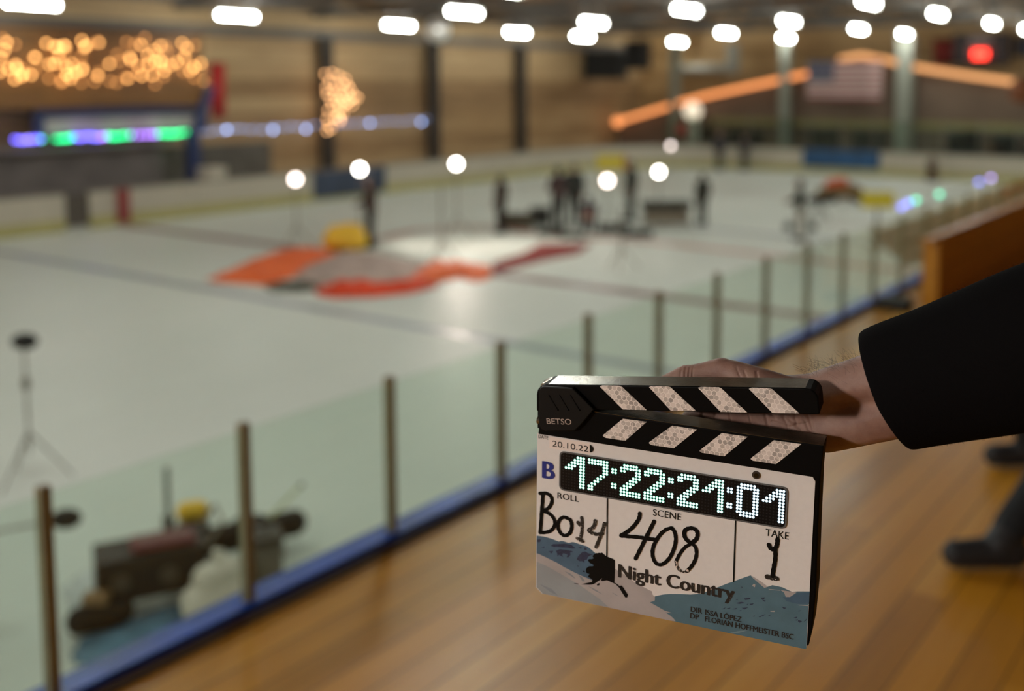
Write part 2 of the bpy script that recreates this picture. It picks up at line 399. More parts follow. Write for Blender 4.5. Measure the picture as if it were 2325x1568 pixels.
POLYS = [('blue',1,[(-117.2,53.4),(-110.7,53.9),(-106.5,53.6),(-102.3,53.1),(-99.1,52.4),(-96.5,51.9),(-94.7,52.8),(-92.4,53.1),(-89.3,52.6),(-87.2,52.4),(-85.1,53.5),(-83.1,54.0),(-80.5,53.7),(-76.9,53.1),(-73.8,52.8),(-70.8,52.5),(-68.4,51.4),(-66.6,50.2),(-64.6,48.8),(-62.5,47.4),(-52.2,36.0),(-62.0,21.0),(-69.2,23.1),(-73.4,23.9),(-80.1,25.6),(-90.5,28.8),(-98.4,31.9),(-107.8,34.7),(-114.2,36.4),(-117.2,37.0)]),('snow',1,[(-117.2,37.0),(-114.2,36.4),(-107.8,34.7),(-98.4,31.9),(-90.5,28.8),(-80.1,25.6),(-73.4,23.9),(-69.2,23.1),(-64.6,22.0),(-57.1,29.8),(-45.1,36.9),(-41.1,35.1),(-36.0,33.1),(-32.0,30.8),(-26.9,27.8),(-21.9,26.2),(-17.0,24.6),(-12.2,23.1),(-11.4,20.1),(-9.2,18.6),(-9.4,15.2),(-13.6,12.8),(-6.9,10.3),(-0.4,7.9),(6.1,7.3),(0.1,6.5),(4.4,4.5),(7.2,2.7),(9.1,0.4),(4.2,0.0),(-111.0,0.0),(-116.9,5.0)]),('teal',1,[(-9.5,19.1),(-2.6,22.2),(3.1,24.0),(12.2,25.9),(21.3,27.3),(29.4,29.9),(32.9,31.6),(38.2,34.9),(42.6,37.8),(46.1,40.1),(51.3,43.4),(56.5,46.4),(61.6,49.6),(65.9,52.1),(70.2,54.6),(72.9,52.1),(78.2,48.5),(81.8,46.0),(84.8,47.8),(88.1,49.7),(92.0,49.7),(96.3,49.5),(99.8,48.4),(104.1,47.2),(108.3,48.5),(117.9,50.5),(117.5,43.5),(117.5,0.6),(116.5,0.0),(4.2,0.0),(9.1,0.4),(7.2,2.7),(4.4,4.5),(0.1,6.5),(6.1,7.3),(-0.4,7.9),(-6.9,10.3),(-13.6,12.8),(-9.4,15.2)]),('snow',2,[(70.3,54.8),(73.7,53.4),(79.0,51.0),(84.3,47.8),(81.8,46.0),(78.2,48.5),(73.8,51.5)]),('snow',2,[(73.1,47.9),(74.4,47.3),(74.1,44.9),(71.8,45.8)]),('snow',2,[(94.7,46.9),(103.2,47.3),(107.5,47.4),(102.6,42.5),(99.2,41.8),(97.8,45.2)]),('snow',2,[(85.3,45.8),(94.7,46.9),(94.3,46.3),(85.3,45.3)]),('snow',2,[(108.8,37.1),(117.8,38.7),(117.9,37.9),(110.5,36.9)]),('snow',2,[(87.0,26.9),(91.2,28.1),(90.9,26.9),(87.9,26.4)]),('dteal',2,[(96.7,41.2),(102.6,42.5),(108.3,47.4),(117.7,49.6),(117.8,39.7),(108.8,37.8),(100.2,38.2)]),('rock',3,[(-63.0,47.3),(-62.0,48.2),(-61.0,48.1),(-59.8,48.9),(-58.5,48.8),(-57.0,49.6),(-55.7,48.7),(-53.9,47.5),(-52.4,46.8),(-50.4,46.4),(-47.8,45.9),(-46.3,45.4),(-45.3,44.5),(-45.2,34.3),(-45.4,23.4),(-47.9,23.9),(-49.9,24.5),(-52.0,24.9),(-54.5,24.0),(-56.0,23.3),(-57.5,23.7),(-56.5,26.3),(-58.0,24.2),(-60.5,22.1),(-62.0,20.5),(-64.5,18.6),(-67.1,17.7),(-70.7,17.0),(-75.3,16.4),(-71.2,18.3),(-65.6,20.8),(-65.1,22.7),(-66.7,23.7),(-68.5,24.4),(-69.3,25.0),(-68.0,27.6),(-70.3,27.6),(-71.4,29.5),(-71.0,32.2),(-68.4,34.7),(-64.8,35.5),(-64.4,36.6),(-68.2,37.9),(-69.4,39.8),(-68.8,41.2),(-66.0,41.8),(-64.5,42.8),(-65.5,44.7),(-64.3,46.2)]),('rock',3,[(-61.2,19.6),(-58.5,21.2),(-58.7,19.1),(-60.7,18.1)]),('rock',3,[(-82.0,16.0),(-77.9,16.6),(-77.9,15.8),(-81.5,15.6)]),('rock',3,[(-74.0,29.5),(-72.2,29.6),(-72.4,28.2),(-73.7,28.5)]),('rock',3,[(-45.4,24.2),(-43.4,23.8),(-40.3,21.9),(-39.3,23.1),(-37.8,21.9),(-33.1,15.6),(-33.8,12.9),(-35.6,12.8),(-39.7,18.4),(-40.8,20.2),(-43.8,22.7),(-45.5,23.3)]),('navy',2,[(-103.8,46.6),(-101.7,48.6),(-97.5,49.4),(-91.3,51.0),(-85.1,51.2),(-80.9,48.7),(-84.0,47.8),(-88.7,47.9),(-93.3,47.0),(-97.5,46.7),(-101.1,46.0)]),('navy',2,[(-99.0,42.8),(-95.4,45.1),(-91.2,45.4),(-85.0,45.5),(-83.0,45.1),(-86.0,43.8),(-85.5,42.0),(-87.0,39.4),(-89.1,38.7),(-88.1,41.3),(-92.2,42.0),(-93.2,40.2),(-92.2,38.4),(-96.4,39.6),(-97.4,37.9),(-98.0,40.9)]),('navy',2,[(-104.5,40.7),(-101.6,42.5),(-102.1,40.9),(-103.7,39.2)]),('navy',2,[(-79.8,38.8),(-78.3,42.2),(-74.8,46.5),(-72.2,47.5),(-69.6,46.5),(-65.0,45.8),(-67.6,44.8),(-69.6,42.9),(-70.5,40.3),(-72.6,39.7),(-72.8,36.8),(-74.6,38.0),(-77.2,37.4)]),('navy',2,[(-116.4,49.9),(-113.5,51.0),(-113.2,49.2),(-114.8,47.6),(-116.5,48.0)]),('navy',2,[(-112.7,43.3),(-109.5,44.8),(-110.0,43.5)]),('navy',2,[(-73.5,50.9),(-71.2,51.3),(-70.7,49.6),(-72.7,48.7)]),('navy',2,[(-106.3,40.8),(-102.7,42.1),(-103.7,40.7)]),('navy',2,[(-79.4,33.1),(-78.1,33.1),(-78.4,32.1)]),('navy',2,[(-78.9,50.4),(-74.8,50.4),(-76.3,49.3)]),('shade',2,[(-91.0,25.5),(-85.8,24.5),(-82.6,22.5),(-80.5,20.3),(-84.7,22.1)]),('shade',2,[(-77.7,24.3),(-74.9,23.5),(-71.8,20.0),(-74.3,19.2)]),('shade',2,[(-47.7,14.6),(-45.2,14.1),(-41.1,12.4),(-43.6,12.9)]),('shade',2,[(-69.6,16.3),(-61.9,14.2),(-55.2,10.9),(-62.9,13.0)]),('shade',2,[(-113.9,8.6),(-102.3,6.2),(-97.0,1.5),(-103.3,2.9)]),('navy',2,[(58.8,31.0),(61.2,32.1),(60.3,30.8)]),('navy',2,[(65.7,33.3),(71.1,35.3),(70.7,33.6),(66.7,32.2)]),('navy',2,[(79.2,37.0),(82.8,38.0),(81.9,36.2),(80.0,36.1)]),('navy',2,[(70.3,29.5),(73.8,30.8),(72.8,29.2),(70.9,28.7)]),('navy',2,[(58.9,27.8),(63.8,29.9),(66.8,29.5),(61.9,27.7)]),('navy',2,[(51.6,21.4),(55.1,22.9),(54.1,21.4)]),('navy',2,[(47.6,19.9),(51.0,22.3),(50.1,20.8)]),('navy',2,[(56.1,21.8),(60.6,23.9),(59.1,22.2)]),('navy',2,[(64.0,24.6),(69.5,26.3),(66.6,23.8)]),('navy',2,[(61.7,21.4),(64.1,22.8),(63.6,21.8)]),('navy',2,[(80.0,35.6),(83.5,35.2),(82.5,34.0)]),('navy',2,[(62.8,43.1),(64.3,43.2),(63.6,42.2)]),('navy',2,[(67.9,28.7),(69.8,29.6),(68.9,28.4)]),('navy',2,[(73.2,19.1),(75.2,20.3),(74.7,19.1)]),('navy',2,[(78.2,19.9),(84.0,23.6),(82.1,21.6),(79.2,19.6)]),('navy',2,[(85.5,22.3),(87.9,23.9),(87.4,22.8)]),('navy',2,[(106.3,25.3),(109.2,26.8),(108.3,25.0)]),('navy',2,[(109.8,24.0),(113.2,23.7),(111.3,21.9),(109.9,22.7)]),('navy',2,[(107.4,23.4),(109.8,24.8),(108.9,23.2)]),('navy',2,[(114.2,23.4),(116.9,27.1),(116.0,24.8)]),('navy',2,[(96.3,32.7),(100.2,32.5),(98.3,31.0)]),('navy',2,[(109.0,31.7),(112.3,33.0),(110.4,31.5)]),('shade2',2,[(54.9,0.4),(62.4,3.7),(69.8,5.9),(62.9,2.2),(58.9,0.7)])]
TEXTS = [('DATE',-116.1,143.4,8.899999999999991,3.15,0,'print'),('20.10.22',-103.3,138.05,32.599999999999994,5.18,0,'print'),('ROLL',-98.2,91.6,19.60000000000001,5.37,0,'print'),('SCENE',-13.0,91.5,24.2,5.74,0,'print'),('TAKE',80.8,91.35,18.5,5.99,0,'print'),('B',-111.8,108.0,10.399999999999991,15.17,1,'blue'),('Night Country',-41.6,30.15,99.2,11.84,1,'title'),('DIR',21.8,12.25,9.599999999999998,4.62,2,'title'),('DP',21.6,6.35,7.299999999999997,4.62,2,'title'),('ISSA LÓPEZ',34.2,12.1,30.200000000000003,4.62,2,'title'),('FLORIAN HOFFMEISTER BSC',34.2,6.15,72.8,4.74,2,'title')]
DIVIDERS = [([(-53.1,100.5),(-52.6,46.9)],1.2),([(56.2,100.0),(56.6,46.1)],1.2)]
# ------------------------------------------------------------------ the hall
XL, XR, YN, YF = -33.0, 6.0, -13.0, 54.0
RINK_L, RINK_R, RINK_N, RINK_F = -29.3, -3.0, -11.0, 47.5
GREYPAINT = mat('grey_paint', lin((84, 80, 74)), .7, var=.15, vscale=2)
DARKPAINT = mat('dark_wall_paint', lin((92, 86, 78)), .8, var=.2, vscale=1.5)
BEAM = mat('grey_beam_paint', lin((104, 98, 92)), .7, var=.15)
BLACKM = mat('matt_black', (.012, .012, .012), .6)
STEEL = mat('brushed_steel', lin((128, 122, 110)), .4, .8)

f = struct(MB().box((XL, YN, -.2), (RINK_R+.1, YF, 0)).build('floor', ICE))
def line(name, pts, w, rgb, z=.003):
    m = mat(name+'_paint', rgb, .35, var=.12, vscale=3)
    b = MB()
    for a, c in zip(pts, pts[1:]):
        a, c = Vector((a[0], a[1])), Vector((c[0], c[1])); d = (c-a).normalized(); n = Vector((-d.y, d.x))*w/2; e = d*w*.2
        b.add([(*(a-n-e), z), (*(c-n+e), z), (*(c+n+e), z), (*(a+n-e), z)], [(0, 1, 2, 3)]); z += .0004
    return b.build(name, m, f)
line('red_centre_line', [(RINK_L, 18.2), (RINK_R, 18.3)], .46, lin((112, 52, 56)))
line('blue_line', [(RINK_L, 13.5), (RINK_R, 13.5)], .30, lin((136, 146, 158)))
line('blue_line', [(-15.5, 27.5), (RINK_R, 27.6)], .36, lin((150, 160, 152)))
line('pale_red_line', [(-20.9, 20.6), (-21.3, 22.4), (-20.6, 23.8), (-19.3, 24.2), (-17.6, 23.8), (-14.6, 24.4), (-7.0, 23.9), (RINK_R, 23.8)], .42, lin((186, 128, 112)))
line('goal_line', [(RINK_L+1, 43.6), (RINK_R-1, 43.6)], .2, lin((180, 140, 132)))
line('faint_red_arc', [(-18.5+9*math.cos(t/12*math.pi), 33.5+4.5*math.sin(t/12*math.pi)) for t in range(-3, 13)], .3, lin((196, 172, 164)))

# gallery deck above the ice on our side
dk = struct(MB().box((-2.82, YN, DECK-.12), (XR, YF, DECK)).build('floor_gallery', DECK_M))
struct(MB().box((-2.80, YN, 0), (-2.66, YF, DECK-.12)).build('wall_gallery_front', GREYPAINT))
# outer walls: planks above, dark paint low down on the far long side
struct(MB().box((XL-.2, YN, 2.0), (XL, YF, 7.6)).build('wall_left', WOODWALL))
struct(MB().box((XL-.2, YN, 0), (XL+.02, 26.8, 2.0)).build('wall_left_base', DARKPAINT))
struct(MB().box((XL-.2, 26.8, 0), (XL+.01, YF, 2.0)).build('wall_left_base_far', WOODWALL))
struct(MB().box((XL, YF, 0), (XR, YF+.2, 9.6)).build('wall_end', ENDWALL))
struct(MB().box((XR, YN, 0), (XR+.2, YF, 7.6)).build('wall_right', WOODWALL))
struct(MB().box((XL, YN-.2, 0), (XR, YN, 9.6)).build('wall_near', WOODWALL))
XM = (XL+XR)/2
cb = MB()
for x0, x1, z0, z1 in ((XL-.3, XM, 7.5, 9.3), (XM, XR+.3, 9.3, 7.5)):
    cb.add([(x0, YN-.3, z0), (x1, YN-.3, z1), (x1, YF+.3, z1), (x0, YF+.3, z0), (x0, YN-.3, z0+.15), (x1, YN-.3, z1+.15), (x1, YF+.3, z1+.15), (x0, YF+.3, z0+.15)],
           [(0,1,2,3),(7,6,5,4),(0,4,5,1),(1,5,6,2),(2,6,7,3),(3,7,4,0)])
struct(cb.build('ceiling', CEILWOOD))
# roof trusses across the hall and the long ties that carry the lamps
ntrim = 0
for i, y in enumerate([-9.0, -2.0, 4.0, 10.3, 16.6, 22.9, 29.2, 35.5, 41.8, 48.1]):
    b = MB(); ntrim += 1
    b.box((XL, y-.12, 6.78), (XR, y+.12, 7.0))
    n = 12
    for k in range(n):
        xa = XL+(XR-XL)*k/n; xb = XL+(XR-XL)*(k+1)/n; xm = (xa+xb)/2
        top = lambda x: 7.45+1.75*(1-abs(x-XM)/(XM-XL))
        b.tube((xa, y, 6.95), (xm, y, top(xm)), .07, n=6).tube((xm, y, top(xm)), (xb, y, 6.95), .07, n=6)
        b.tube((xa, y, top(xa)), (xm, y, top(xm)), .1, n=6).tube((xm, y, top(xm)), (xb, y, top(xb)), .1, n=6)
    struct(b.build('trim_%d' % ntrim, BEAM))
for x in (-32.2, -26.0, -19.0, -13.0, -7.0, 1.0):
    ntrim += 1
    struct(MB().box((x-.1, YN, 7.0), (x+.1, YF, 7.2)).build('trim_%d' % ntrim, BEAM))
# eaves plate along the plank wall
ntrim += 1
struct(MB().box((XL, YN, 5.95), (XL+.35, YF, 6.3)).build('trim_%d' % ntrim, BEAM))

# steel columns on the plank wall and at the far end
COLM = mat('dark_column_paint', lin((74, 68, 62)), .6, var=.15)
BLUEM = mat('blue_paint', lin((32, 46, 92)), .5, var=.15)
WHITECOL = mat('pale_column_paint', lin((150, 152, 140)), .5, var=.1)
def column(x, y, w, h, m, label, cat='column', base=0.0):
    e = empty('steel_column', (x, y, base)); tag(e, label, cat, 'steel columns around the hall')
    b = MB(); t = w*.22
    b.box((-w/2, -w/2, 0), (w/2, -w/2+t, h)).box((-w/2, w/2-t, 0), (w/2, w/2, h)).box((-t/2, -w/2+t, 0), (t/2, w/2-t, h))
    b.build('shaft', m, e)
    MB().box((-w*.7, -w*.7, 0), (w*.7, w*.7, .03)).build('base_plate', m, e)
    MB().box((-w*.6, -w*.6, h-.05), (w*.6, w*.6, h)).build('top_plate', m, e)
    return e
column(-32.6, 29.35, .42, 6.0, COLM, 'dark steel column on the plank wall beside the hanging star of warm lights')
column(-32.6, 35.6, .42, 6.0, COLM, 'dark steel column on the plank wall where the bluish light string ends')
column(-32.6, 42.0, .42, 6.0, COLM, 'dark steel column on the plank wall between the last string light and the black hanging boxes')
column(-22.15, 50.15, .46, 6.3, WHITECOL, 'pale steel column in front of the gable to the left of the striped flag')
column(-16.1, 50.15, .68, 6.3, WHITECOL, 'wide pale steel column in front of the gable just right of the striped flag')
column(-28.5, 50.15, .42, 6.3, WHITECOL, 'pale steel column at the far end behind the small glowing lantern')

# ------------------------------------------------------------------ rink boards
BOARD = mat('white_board', lin((196, 188, 172)), .45, var=.05, vscale=1)
KICK = mat('yellow_kick_strip', lin((182, 174, 116)), .5, var=.08, vscale=2)
CAPR = mat('board_cap', lin((120, 112, 104)), .5)
def boards(name, a, c, label, gate=None):
    a, c = Vector(a), Vector(c); d = (c-a); L = d.length; d.normalize()
    e = empty(name, (a.x, a.y, 0), math.atan2(d.y, d.x)); tag(e, label, 'rink boards')
    spans = [(0, L)]
    if gate: spans = [(0, gate[0]), (gate[1], L)]
    b = MB(); k = MB(); cp = MB()
    for s0, s1 in spans:
        b.box((s0, 0, .36), (s1, .12, 1.08)); k.box((s0, -.015, 0), (s1, .12, .36)); cp.box((s0, -.03, 1.08), (s1, .16, 1.14))
    b.build('board_panel', BOARD, e); k.build('kick_strip', KICK, e); cp.build('cap_rail', CAPR, e)
    if gate:
        MB().box((gate[0]+.02, .03, .12), (gate[1]-.02, .1, 1.05)).build('gate_leaf', mat('dark_gate', lin((86, 78, 70)), .6), e)
    return e
rc = 6.5
boards('rink_boards', (RINK_L, RINK_N), (RINK_L, RINK_F-rc), 'long white rink boards with yellow kick strip below the plank wall', gate=(16.45-RINK_N, 17.2-RINK_N))
boards('rink_boards', (RINK_L+rc, RINK_F), (-9.5, RINK_F), 'white rink boards with yellow kick strip across the far end')
def corner(cx, cy, a0, a1, label, r=rc):
    e = empty('rink_boards', (cx, cy, 0)); tag(e, label, 'rink boards')
    for nm, z0, z1, r0, r1, m in (('board_panel', .36, 1.08, r, r+.12, BOARD), ('kick_strip', 0, .36, r-.015, r+.12, KICK), ('cap_rail', 1.08, 1.14, r-.03, r+.16, CAPR)):
        n = 18; vs = []; fs = []
        for i in range(n+1):
            t = a0+(a1-a0)*i/n
            vs += [(r0*math.cos(t), r0*math.sin(t), z0), (r1*math.cos(t), r1*math.sin(t), z0), (r1*math.cos(t), r1*math.sin(t), z1), (r0*math.cos(t), r0*math.sin(t), z1)]
        for i in range(n):
            o = 4*i
            for q in range(4): fs.append((o+q, o+4+q, o+4+(q+1) % 4, o+(q+1) % 4))
        fs += [(0, 1, 2, 3), (4*n+3, 4*n+2, 4*n+1, 4*n)]
        MB().add(vs, fs).build(nm, m, e)
corner(RINK_L+rc, RINK_F-rc, math.pi, math.pi/2, 'curved white rink boards in the far corner by the plank wall')
corner(RINK_R-rc, RINK_F-rc, math.pi/2, 0, 'curved white rink boards in the far corner on the railing side')

# painted banners on the boards
def panel(name, q, h, m, label, cat, thick=.02, nrm=(0, -1, 0)):
    """a thin board or cloth standing on the segment q, h tall"""
    a, c = Vector(q[0]), Vector(q[1]); n = Vector(nrm)*thick
    o = MB().hexa([a, c, c-n, a-n], (0, 0, h)).build(name, m); tag(o, label, cat); return o
BLUEAD = mat('blue_banner_print', lin((40, 84, 128)), .5, var=.35, vscale=1.2)
BLUEAD2 = mat('dark_blue_banner_print', lin((58, 70, 92)), .5, var=.3, vscale=1.5)
panel('board_banner', [(RINK_L+.02, 25.6, .12), (RINK_L+.02, 29.2, .12)], .95, BLUEAD2, 'dim blue banner on the long white boards below the star of warm lights', 'banner', .03, (-1, 0, 0))
panel('board_banner', [(-20.0, RINK_F-.05, .3), (-16.3, RINK_F-.05, .3)], .82, BLUEAD, 'bright blue banner on the white boards at the far end below the flag', 'banner', .03, (0, 1, 0))
o = panel('board_stripe', [(RINK_L+.045, 18.0, .1), (RINK_L+.045, 18.45, .1)], 1.0, mat('red_board_paint', lin((150, 70, 66)), .5), 'red upright stripe on the long boards where the red centre line ends', 'stripe', .025, (-1, 0, 0))
# small white box on the board rail
e = tag(empty('white_box', (RINK_L-.25, 21.6, 1.14)), 'small white box on the rail of the long boards below the blue post', 'box')
MB().box((-.3, -.35, 0), (.3, .35, .3)).build('box_body', BOARD, e); MB().box((-.32, -.37, .3), (.32, .37, .36)).build('lid', BOARD, e)

# protective glass at the far end
ENDGLASS = glass('end_glass', (.80, .87, .84))
e = tag(empty('glass_screen', (0, RINK_F+.06, 1.14)), 'tall clear glass screen above the white boards across the far end', 'glass screen')
for i in range(14):
    x0 = -27.5+i*1.55
    MB().box((x0+.03, -.008, 0), (x0+1.52, .008, 1.4)).build('glass_pane', ENDGLASS, e)
    MB().box((x0-.03, -.03, 0), (x0+.03, .03, 1.45)).build('post', STEEL, e)

# ------------------------------------------------------------------ glass railing along the gallery
RAILGLASS = glass('railing_glass', (.925, .982, .950))
POSTM = mat('olive_steel_post', lin((136, 128, 100)), .5, .0, var=.12, vscale=20)
RAILBLUE = mat('blue_rail_paint', lin((20, 76, 186)), .42, var=.3, vscale=5)
rail = tag(empty('glass_railing', (-2.83, 0, DECK)), 'low glass railing with olive steel posts on a blue sill along the gallery edge', 'railing')
PS = .668
y = 1.487-3*PS; posts = []
while y < 31: posts.append(y); y += PS
for i, y in enumerate(posts):
    MB().box((-.016, y-.016, .02), (.016, y+.016, .64)).build('post', POSTM, rail)
    if i+1 < len(posts):
        MB().box((-.005, y+.018, .045), (.005, posts[i+1]-.018, .615)).build('glass_pane', RAILGLASS, rail)
MB().box((-.07, -1.5, -.03), (.035, 31, .035)).build('sill', RAILBLUE, rail)
MB().box((.035, -1.5, .0), (.085, 31, .012)).build('floor_channel', mat('dark_channel', lin((60, 36, 18)), .7), rail)
# low wooden partition further along the deck
pw = tag(empty('wooden_partition', (-2.45, 8.26, DECK)), 'low orange-brown plank partition standing on the deck beside the glass railing', 'partition')
MB().box((-.03, 0, 0), (.03, 18, .50)).build('plank_panel', LOWWOOD, pw)
MB().box((-.045, -.02, .50), (.045, 18, .535)).build('top_rail', LOWWOOD, pw)
MB().box((.03, -.0, 0), (.09, .07, .5)).build('end_post', LOWWOOD, pw)
o = MB().box((-.12, -.09, 0), (.12, .09, .09)).build('black_clamp', BLACKM); o.location = (-2.62, 8.05, DECK); tag(o, 'small black clamp on the deck at the near end of the plank partition', 'clamp')
# added tilted strip standing in for pale reflections in the far railing glass
e = tag(empty('striped_banner', (-2.90, 9.3, DECK+.12)), 'long tilted white banner with grey stripes and red patches beyond the far glass railing', 'banner'); e.rotation_euler = (0, R(-56), 0)
W0, GR0, RD0 = mat('banner_white', lin((196, 194, 188)), .6, var=.06), mat('banner_grey', lin((120, 118, 112)), .6), mat('banner_red', lin((190, 82, 84)), .6)
MB().use(W0).box((-.01, 0, 0), (.0, 17, .47)).build('banner_cloth', None, e)
MB().use(GR0).box((.0005, .3, .20), (.002, 17, .25)).box((.0005, 1.2, .33), (.002, 17, .365)).box((.0005, .2, .06), (.002, 17, .10)).build('grey_stripes', None, e)
MB().use(RD0).box((.002, 4.6, .36), (.004, 6.0, .47)).box((.002, 7.2, .28), (.004, 9.4, .47)).box((.002, 11.5, .24), (.004, 14, .47)).build('red_patches', None, e)
for i in range(6): MB().tube((.0, .3+i*3.2, .02), (.02, .3+i*3.2, -.05), .006, n=6).build('tie', BLACKM, e)
e = tag(empty('brown_lamp_shade', at_y(2326, 206, 32)), 'round brown lamp shade hanging from the roof at the right edge of the view', 'lamp')
MB().ball((0, 0, 0), .42, 18, 12, (1, 1, .95)).build('shade', mat('brown_shade', lin((120, 66, 30)), .7, var=.2), e)
MB().tube((0, 0, .38), (0, 0, 7.9-e.location.z), .015).build('hanging_rod', BLACKM, e)

# ------------------------------------------------------------------ ceiling lights
TUBE = glow('tube_diffuser', (.965, 1.0, .92), TUBE_POWER)
HOUSE = mat('lamp_housing', lin((200, 200, 195)), .5)
def tube_light(x, y, z=6.32):
    e = empty('ceiling_light', (x, y, z))
    b = MB().box((-.05, -.76, .08), (.05, .76, .13)).box((-.02, -.5, .13), (.02, -.46, .58)).box((-.02, .46, .13), (.02, .5, .58)).box((-.1, -.78, -.1), (.1, -.74, .13)).box((-.1, .74, -.1), (.1, .78, .13))
    b.build('housing', HOUSE, e)
    MB().tube((0, -.735, 0), (0, .735, 0), .072, n=14).build('diffuser', TUBE, e)
    return e
proto = tube_light(0, 0)
rows = [(-29.4, [15.8, 22.6, 30.1, 37.5, 42.6, 51.8], 'row along the plank wall', -1),
        (-22.1, [25.5, 32.7, 43.3, 49.8], 'second row from the plank wall', 18.5),
        (-15.9, [28.5, 36.0, 43.0, 48.9], 'third row from the plank wall', 21.5),
        (-10.3, [28.5, 34.8, 41.6, 47.2], 'row nearest the glass railing', 21.5)]
ordn = ['nearest', 'second nearest', 'third nearest', 'fourth nearest', 'fifth nearest', 'farthest']
first = True
for X, ys, nm, _ in rows:
    for i, y in enumerate(ys):
        o = proto if first else copy_tree(proto); first = False
        o.location = (X, y, 6.43)
        w = 'farthest' if i == len(ys)-1 else ordn[i]
        tag(o, 'tube ceiling light, %s in view in the %s' % (w, nm), 'ceiling light', 'tube lights under the roof')
for X in (-29.4, -22.1, -15.9, -10.3):
    for y in (-9.5, -2.2, 5.2, 12.4, 19.6):
        if X == -29.4 and y > 12: continue
        if X == -22.1 and y > 16: continue
        o = copy_tree(proto); o.location = (X, y, 6.43)
        tag(o, 'lit tube ceiling light out of view above and behind the camera', 'ceiling light', 'tube lights out of view')
for X in (-5.5,):
    for y in (-9.5, -2.2, 6.3, 13.5, 20.8, 28.0, 35.4, 42.6, 49.0):
        o = copy_tree(proto); o.location = (X, y, 6.43)
        tag(o, 'lit tube ceiling light over the near boards, out of view', 'ceiling light', 'tube lights over the near boards out of view')
# film lamp standing on the deck behind the camera, turned to the slate
e = tag(empty('film_lamp', (-2.3, -4.2, DECK)), 'tall film lamp on a tripod on the deck behind the camera, out of view', 'film lamp')
c = Vector((0, 0, 2.75)); f_ = (Vector((-.43, .75, 3.95))-Vector((-2.3, -4.2, DECK+2.75))).normalized()
MB().tube(c-f_*.2, c+f_*.02, .16, .27, 20).build('lamp_head', BLACKM, e)
MB().tube(c+f_*.022, c+f_*.04, .25, .25, 24).build('lamp_face', glow('front_lamp_face', (1.0, .92, .85), FRONT_POWER), e)
MB().tube((0, 0, .5), c-f_*.08, .018).build('pole', STEEL, e)
for k in range(3): MB().tube((0, 0, .62), (.5*math.cos(k*2.094), .5*math.sin(k*2.094), .012), .013).build('leg', STEEL, e)

# ------------------------------------------------------------------ string lights
def string(name, label, pts, m, r, cat='string lights', group=None, wire=True, sc=(1, 1, 1)):
    e = empty(name, pts[0]); tag(e, label, cat, group)
    base = Vector(pts[0])
    if wire:
        b = MB().path([Vector(p)-base+Vector((0, 0, r)) for p in pts], .012, 5); b.build('cord', BLACKM, e)
    first = None
    for p in pts:
        if first is None:
            first = MB().ball((0, 0, 0), r, 8, 6, sc).build('bulb', m if not callable(m) else m(0), e, True); o = first
            o.location = Vector(p)-base
        else:
            o = first.copy(); COL.objects.link(o); o.parent = e; o.location = Vector(p)-base
    return e
WARM = glow('warm_bulb', (1.0, .47, .14), 6.4)
WARM2 = glow('soft_warm_bulb', (1.0, .42, .12), 2.5)
rnd = random.Random(4)
# icicle curtain on the front of the commentary booth
strong = []; soft = []
for i in range(58):
    x = rnd.uniform(-4, 458); yy = rnd.choice([rnd.uniform(88, 185), rnd.uniform(125, 180)])
    strong.append(at_x(x, yy, -31.30))
for i in range(42):
    x = rnd.uniform(-4, 465); yy = rnd.uniform(85, 195); soft.append(at_x(x, yy, -31.30))
e = tag(empty('icicle_lights', (-31.30, 17.0, 5.6)), 'amber icicle lights hanging in a dense curtain across the front of the wooden booth', 'string lights')
base = Vector(e.location); b = MB(); b.tube((-.15, 13.5-base.y, .02), (-.15, 22.75-base.y, .12), .012, n=5)
for m, r, ps in ((WARM, .046, strong), (WARM2, .046, soft)):
    first = None
    for p in ps:
        if first is None: o = first = MB().ball((0, 0, 0), r, 8, 6).build('bulb', m, e, True)
        else: o = first.copy(); COL.objects.link(o); o.parent = e
        o.location = p-base; b.tube(o.location, (-.15, o.location.y, .07), .006, n=4)
b.build('cord', BLACKM, e)
# hanging star of warm lights in front of the plank wall
STAR = glow('star_bulb', (1.0, .50, .21), 6.6)
P = []
cl = [(738,168),(755,166),(770,172),(785,180),(748,185),(762,190),(778,190),(790,195),(740,200),(756,203),(772,205),(796,203),(742,214),(760,216),(775,218),(790,210),(805,220),(750,228),(765,230),(780,228),(797,226),(812,222),(770,238),(785,238),(800,238),(755,240),(790,232),(745,250),(770,252),(778,258),(742,270),(760,268),(772,270),(768,262),(745,285),(752,292),(742,297),(773,274)]
P = [at_x(x, y, -32.2) for x, y in cl]
s = string('star_lights', 'cluster of warm white lights hanging like a star beside the dark column', P, STAR, .045, wire=False)
b = MB()
for q in s.children: b.tube(q.location, (Vector(P[0]).lerp(Vector(P[10]), .5)-Vector(P[0])+Vector((0, 0, .3))), .006, n=4)
b.tube((0, 0, .3), (0, 0, 7.05-P[0].z), .006, n=4)
b.build('cord', BLACKM, s)
